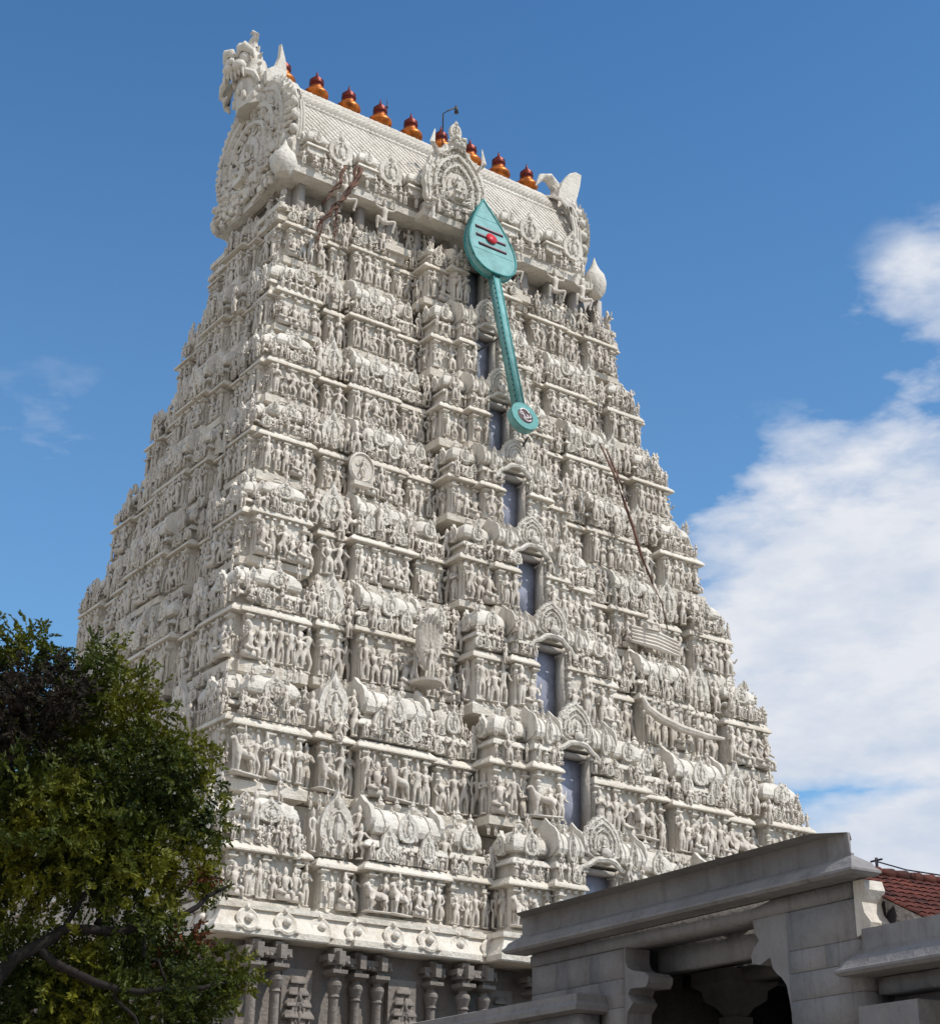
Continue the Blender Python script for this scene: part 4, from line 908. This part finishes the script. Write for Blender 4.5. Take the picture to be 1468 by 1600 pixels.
limb([A(-21.6, -24.8, 4.7), A(-20.7, -25.3, 4.2), A(-19.5, -25.3, 4.3), A(-18.7, -25.1, 4.5)], (.10, .07, .05, .02))
limb([A(-20.4, -25.1, 5.0), A(-20.1, -25.2, 4.6), A(-19.8, -25.2, 4.0)], (.05, .035, .012))
limb([A(-21.3, -24.9, 4.9), A(-21.0, -25.0, 5.5), A(-21.1, -25.0, 6.2)], (.06, .04, .015))
limb([A(-20.7, -25.3, 4.2), A(-20.3, -25.3, 3.7), A(-19.8, -25.3, 3.4)], (.05, .03, .012))
limb([A(-22.3, -24.5, 6.3), A(-21.3, -24.7, 7.0), A(-20.7, -24.7, 7.7)], (.08, .06, .02))
trunk = obj('trunk', join(*limbs), BARK, tree, True)
# crown: clumps of small leaves spread through the volume
clumps = []
def cl(px, py, d, r, n): clumps.append((ip(px, py, d), r, n))
for px, py, d, r in ((30, 1030, 22, .40), (48, 1000, 21.7, .26), (-60, 1040, 22, .6), (100, 1065, 22, .38), (150, 1040, 22.3, .40), (195, 1080, 22, .38), (215, 1120, 22, .35), (-60, 1120, 22, .8), (150, 1130, 22.5, .6),
                     (260, 1165, 22, .36), (300, 1190, 21.8, .34), (230, 1210, 21.6, .5), (170, 1230, 21.4, .55), (300, 1255, 22, .42), (325, 1300, 22.2, .28), (250, 1310, 21.8, .5), (290, 1360, 22, .40), (180, 1320, 21.2, .6),
                     (100, 1290, 21, .65), (20, 1240, 21, .65), (-50, 1300, 21.5, .8), (60, 1350, 21, .45), (140, 1370, 21.4, .4), (230, 1380, 22, .34), (320, 1385, 22.2, .18), (0, 1500, 21.6, .4), (100, 1510, 22.2, .35),
                     (200, 1490, 21.8, .45), (280, 1500, 21.8, .4), (340, 1520, 21.8, .32), (375, 1535, 21.8, .20), (310, 1560, 21.8, .36), (220, 1570, 21.6, .5), (120, 1590, 21.6, .5), (20, 1590, 21.6, .6), (300, 1620, 21.8, .35), (150, 1680, 21.8, .8), (300, 1680, 22, .4),
                     (30, 1500, 20.9, .45), (110, 1520, 20.9, .42), (190, 1530, 21, .42), (270, 1545, 21.2, .36), (330, 1560, 21.4, .26), (370, 1520, 21.6, .18), (60, 1580, 20.9, .45), (160, 1590, 21, .45),
                     (60, 1440, 20.9, .24), (200, 1425, 21.0, .22), (130, 1470, 20.9, .22), (270, 1430, 21.2, .18),
                     (-120, 1450, 22, 1.0), (-200, 1200, 22.5, 1.2), (-120, 1650, 22, 1.0), (60, 1180, 22.8, .7), (120, 1180, 23, .7), (0, 1330, 23, .9), (150, 1330, 23, .8), (240, 1250, 23, .6), (230, 1450, 23, .5), (100, 1540, 23, .6)):
    cl(px, py, d, r, 0)
LV, LF = [], []
def leafy(clumps, dens=15000):
    Vs = []
    for c, r, _ in clumps:
        n = int(dens*r**2.2)+60; nt = max(6, int(n/26))
        for k in range(nt):           # a twig with paired leaflets
            u = rng.normal(size=3); u /= np.linalg.norm(u); rad = r*(rng.random()**.45)*(1.12+.25*rng.normal()*.6)
            p = c+u*rad*np.array([1, 1, .9]); dr = u*.7+rng.normal(size=3)*.5+np.array([0, 0, -.25]); dr /= np.linalg.norm(dr)
            sd_ = np.cross(dr, rng.normal(size=3)); sd_ /= np.linalg.norm(sd_)
            L = rng.uniform(.16, .30)
            for q in range(13):
                for sg in (-1, 1):
                    b0 = p+dr*L*q/13; tip = b0+(sd_*sg*.8+dr*.6+rng.normal(size=3)*.25)*rng.uniform(.045, .085)
                    wv_ = np.cross(tip-b0, rng.normal(size=3)); wv_ = wv_/np.linalg.norm(wv_)*.017
                    m_ = (b0+tip)/2
                    Vs += [b0, m_+wv_, tip, m_-wv_]
    return np.array(Vs)
def leaf_obj(name, V, m, label=None):
    V = V-T0; n = len(V)//4
    me = raw_mesh(name, V, np.arange(n*4, dtype=np.int32), np.full(n, 4, np.int32), m); return ob(name, me, tree, label)
leaf_obj('crown', leafy(clumps), LEAF)
dry = [(ip(60, 1075, 21.2), .42, 0), (ip(110, 1090, 21.2), .30, 0), (ip(20, 1110, 21.1), .42, 0), (ip(45, 1150, 21.1), .35, 0)]
leaf_obj('dead_foliage', leafy(dry, 14000), DRY, 'dark brown clump of dead twigs')
leaf_obj('rusty_foliage', leafy([(ip(265, 1470, 21.6), .16, 0), (ip(300, 1455, 21.6), .10, 0), (ip(318, 1368, 21.8), .07, 0)], 2600), RUST, 'rust coloured dry leaves')

# ------------------------------------------------------------------ ground
gr = obj('ground', loft([[(-1500, -1500, 0), (1500, -1500, 0)], [(-1500, 1500, 0), (1500, 1500, 0)]], False), GROUNDM, kind='structure')
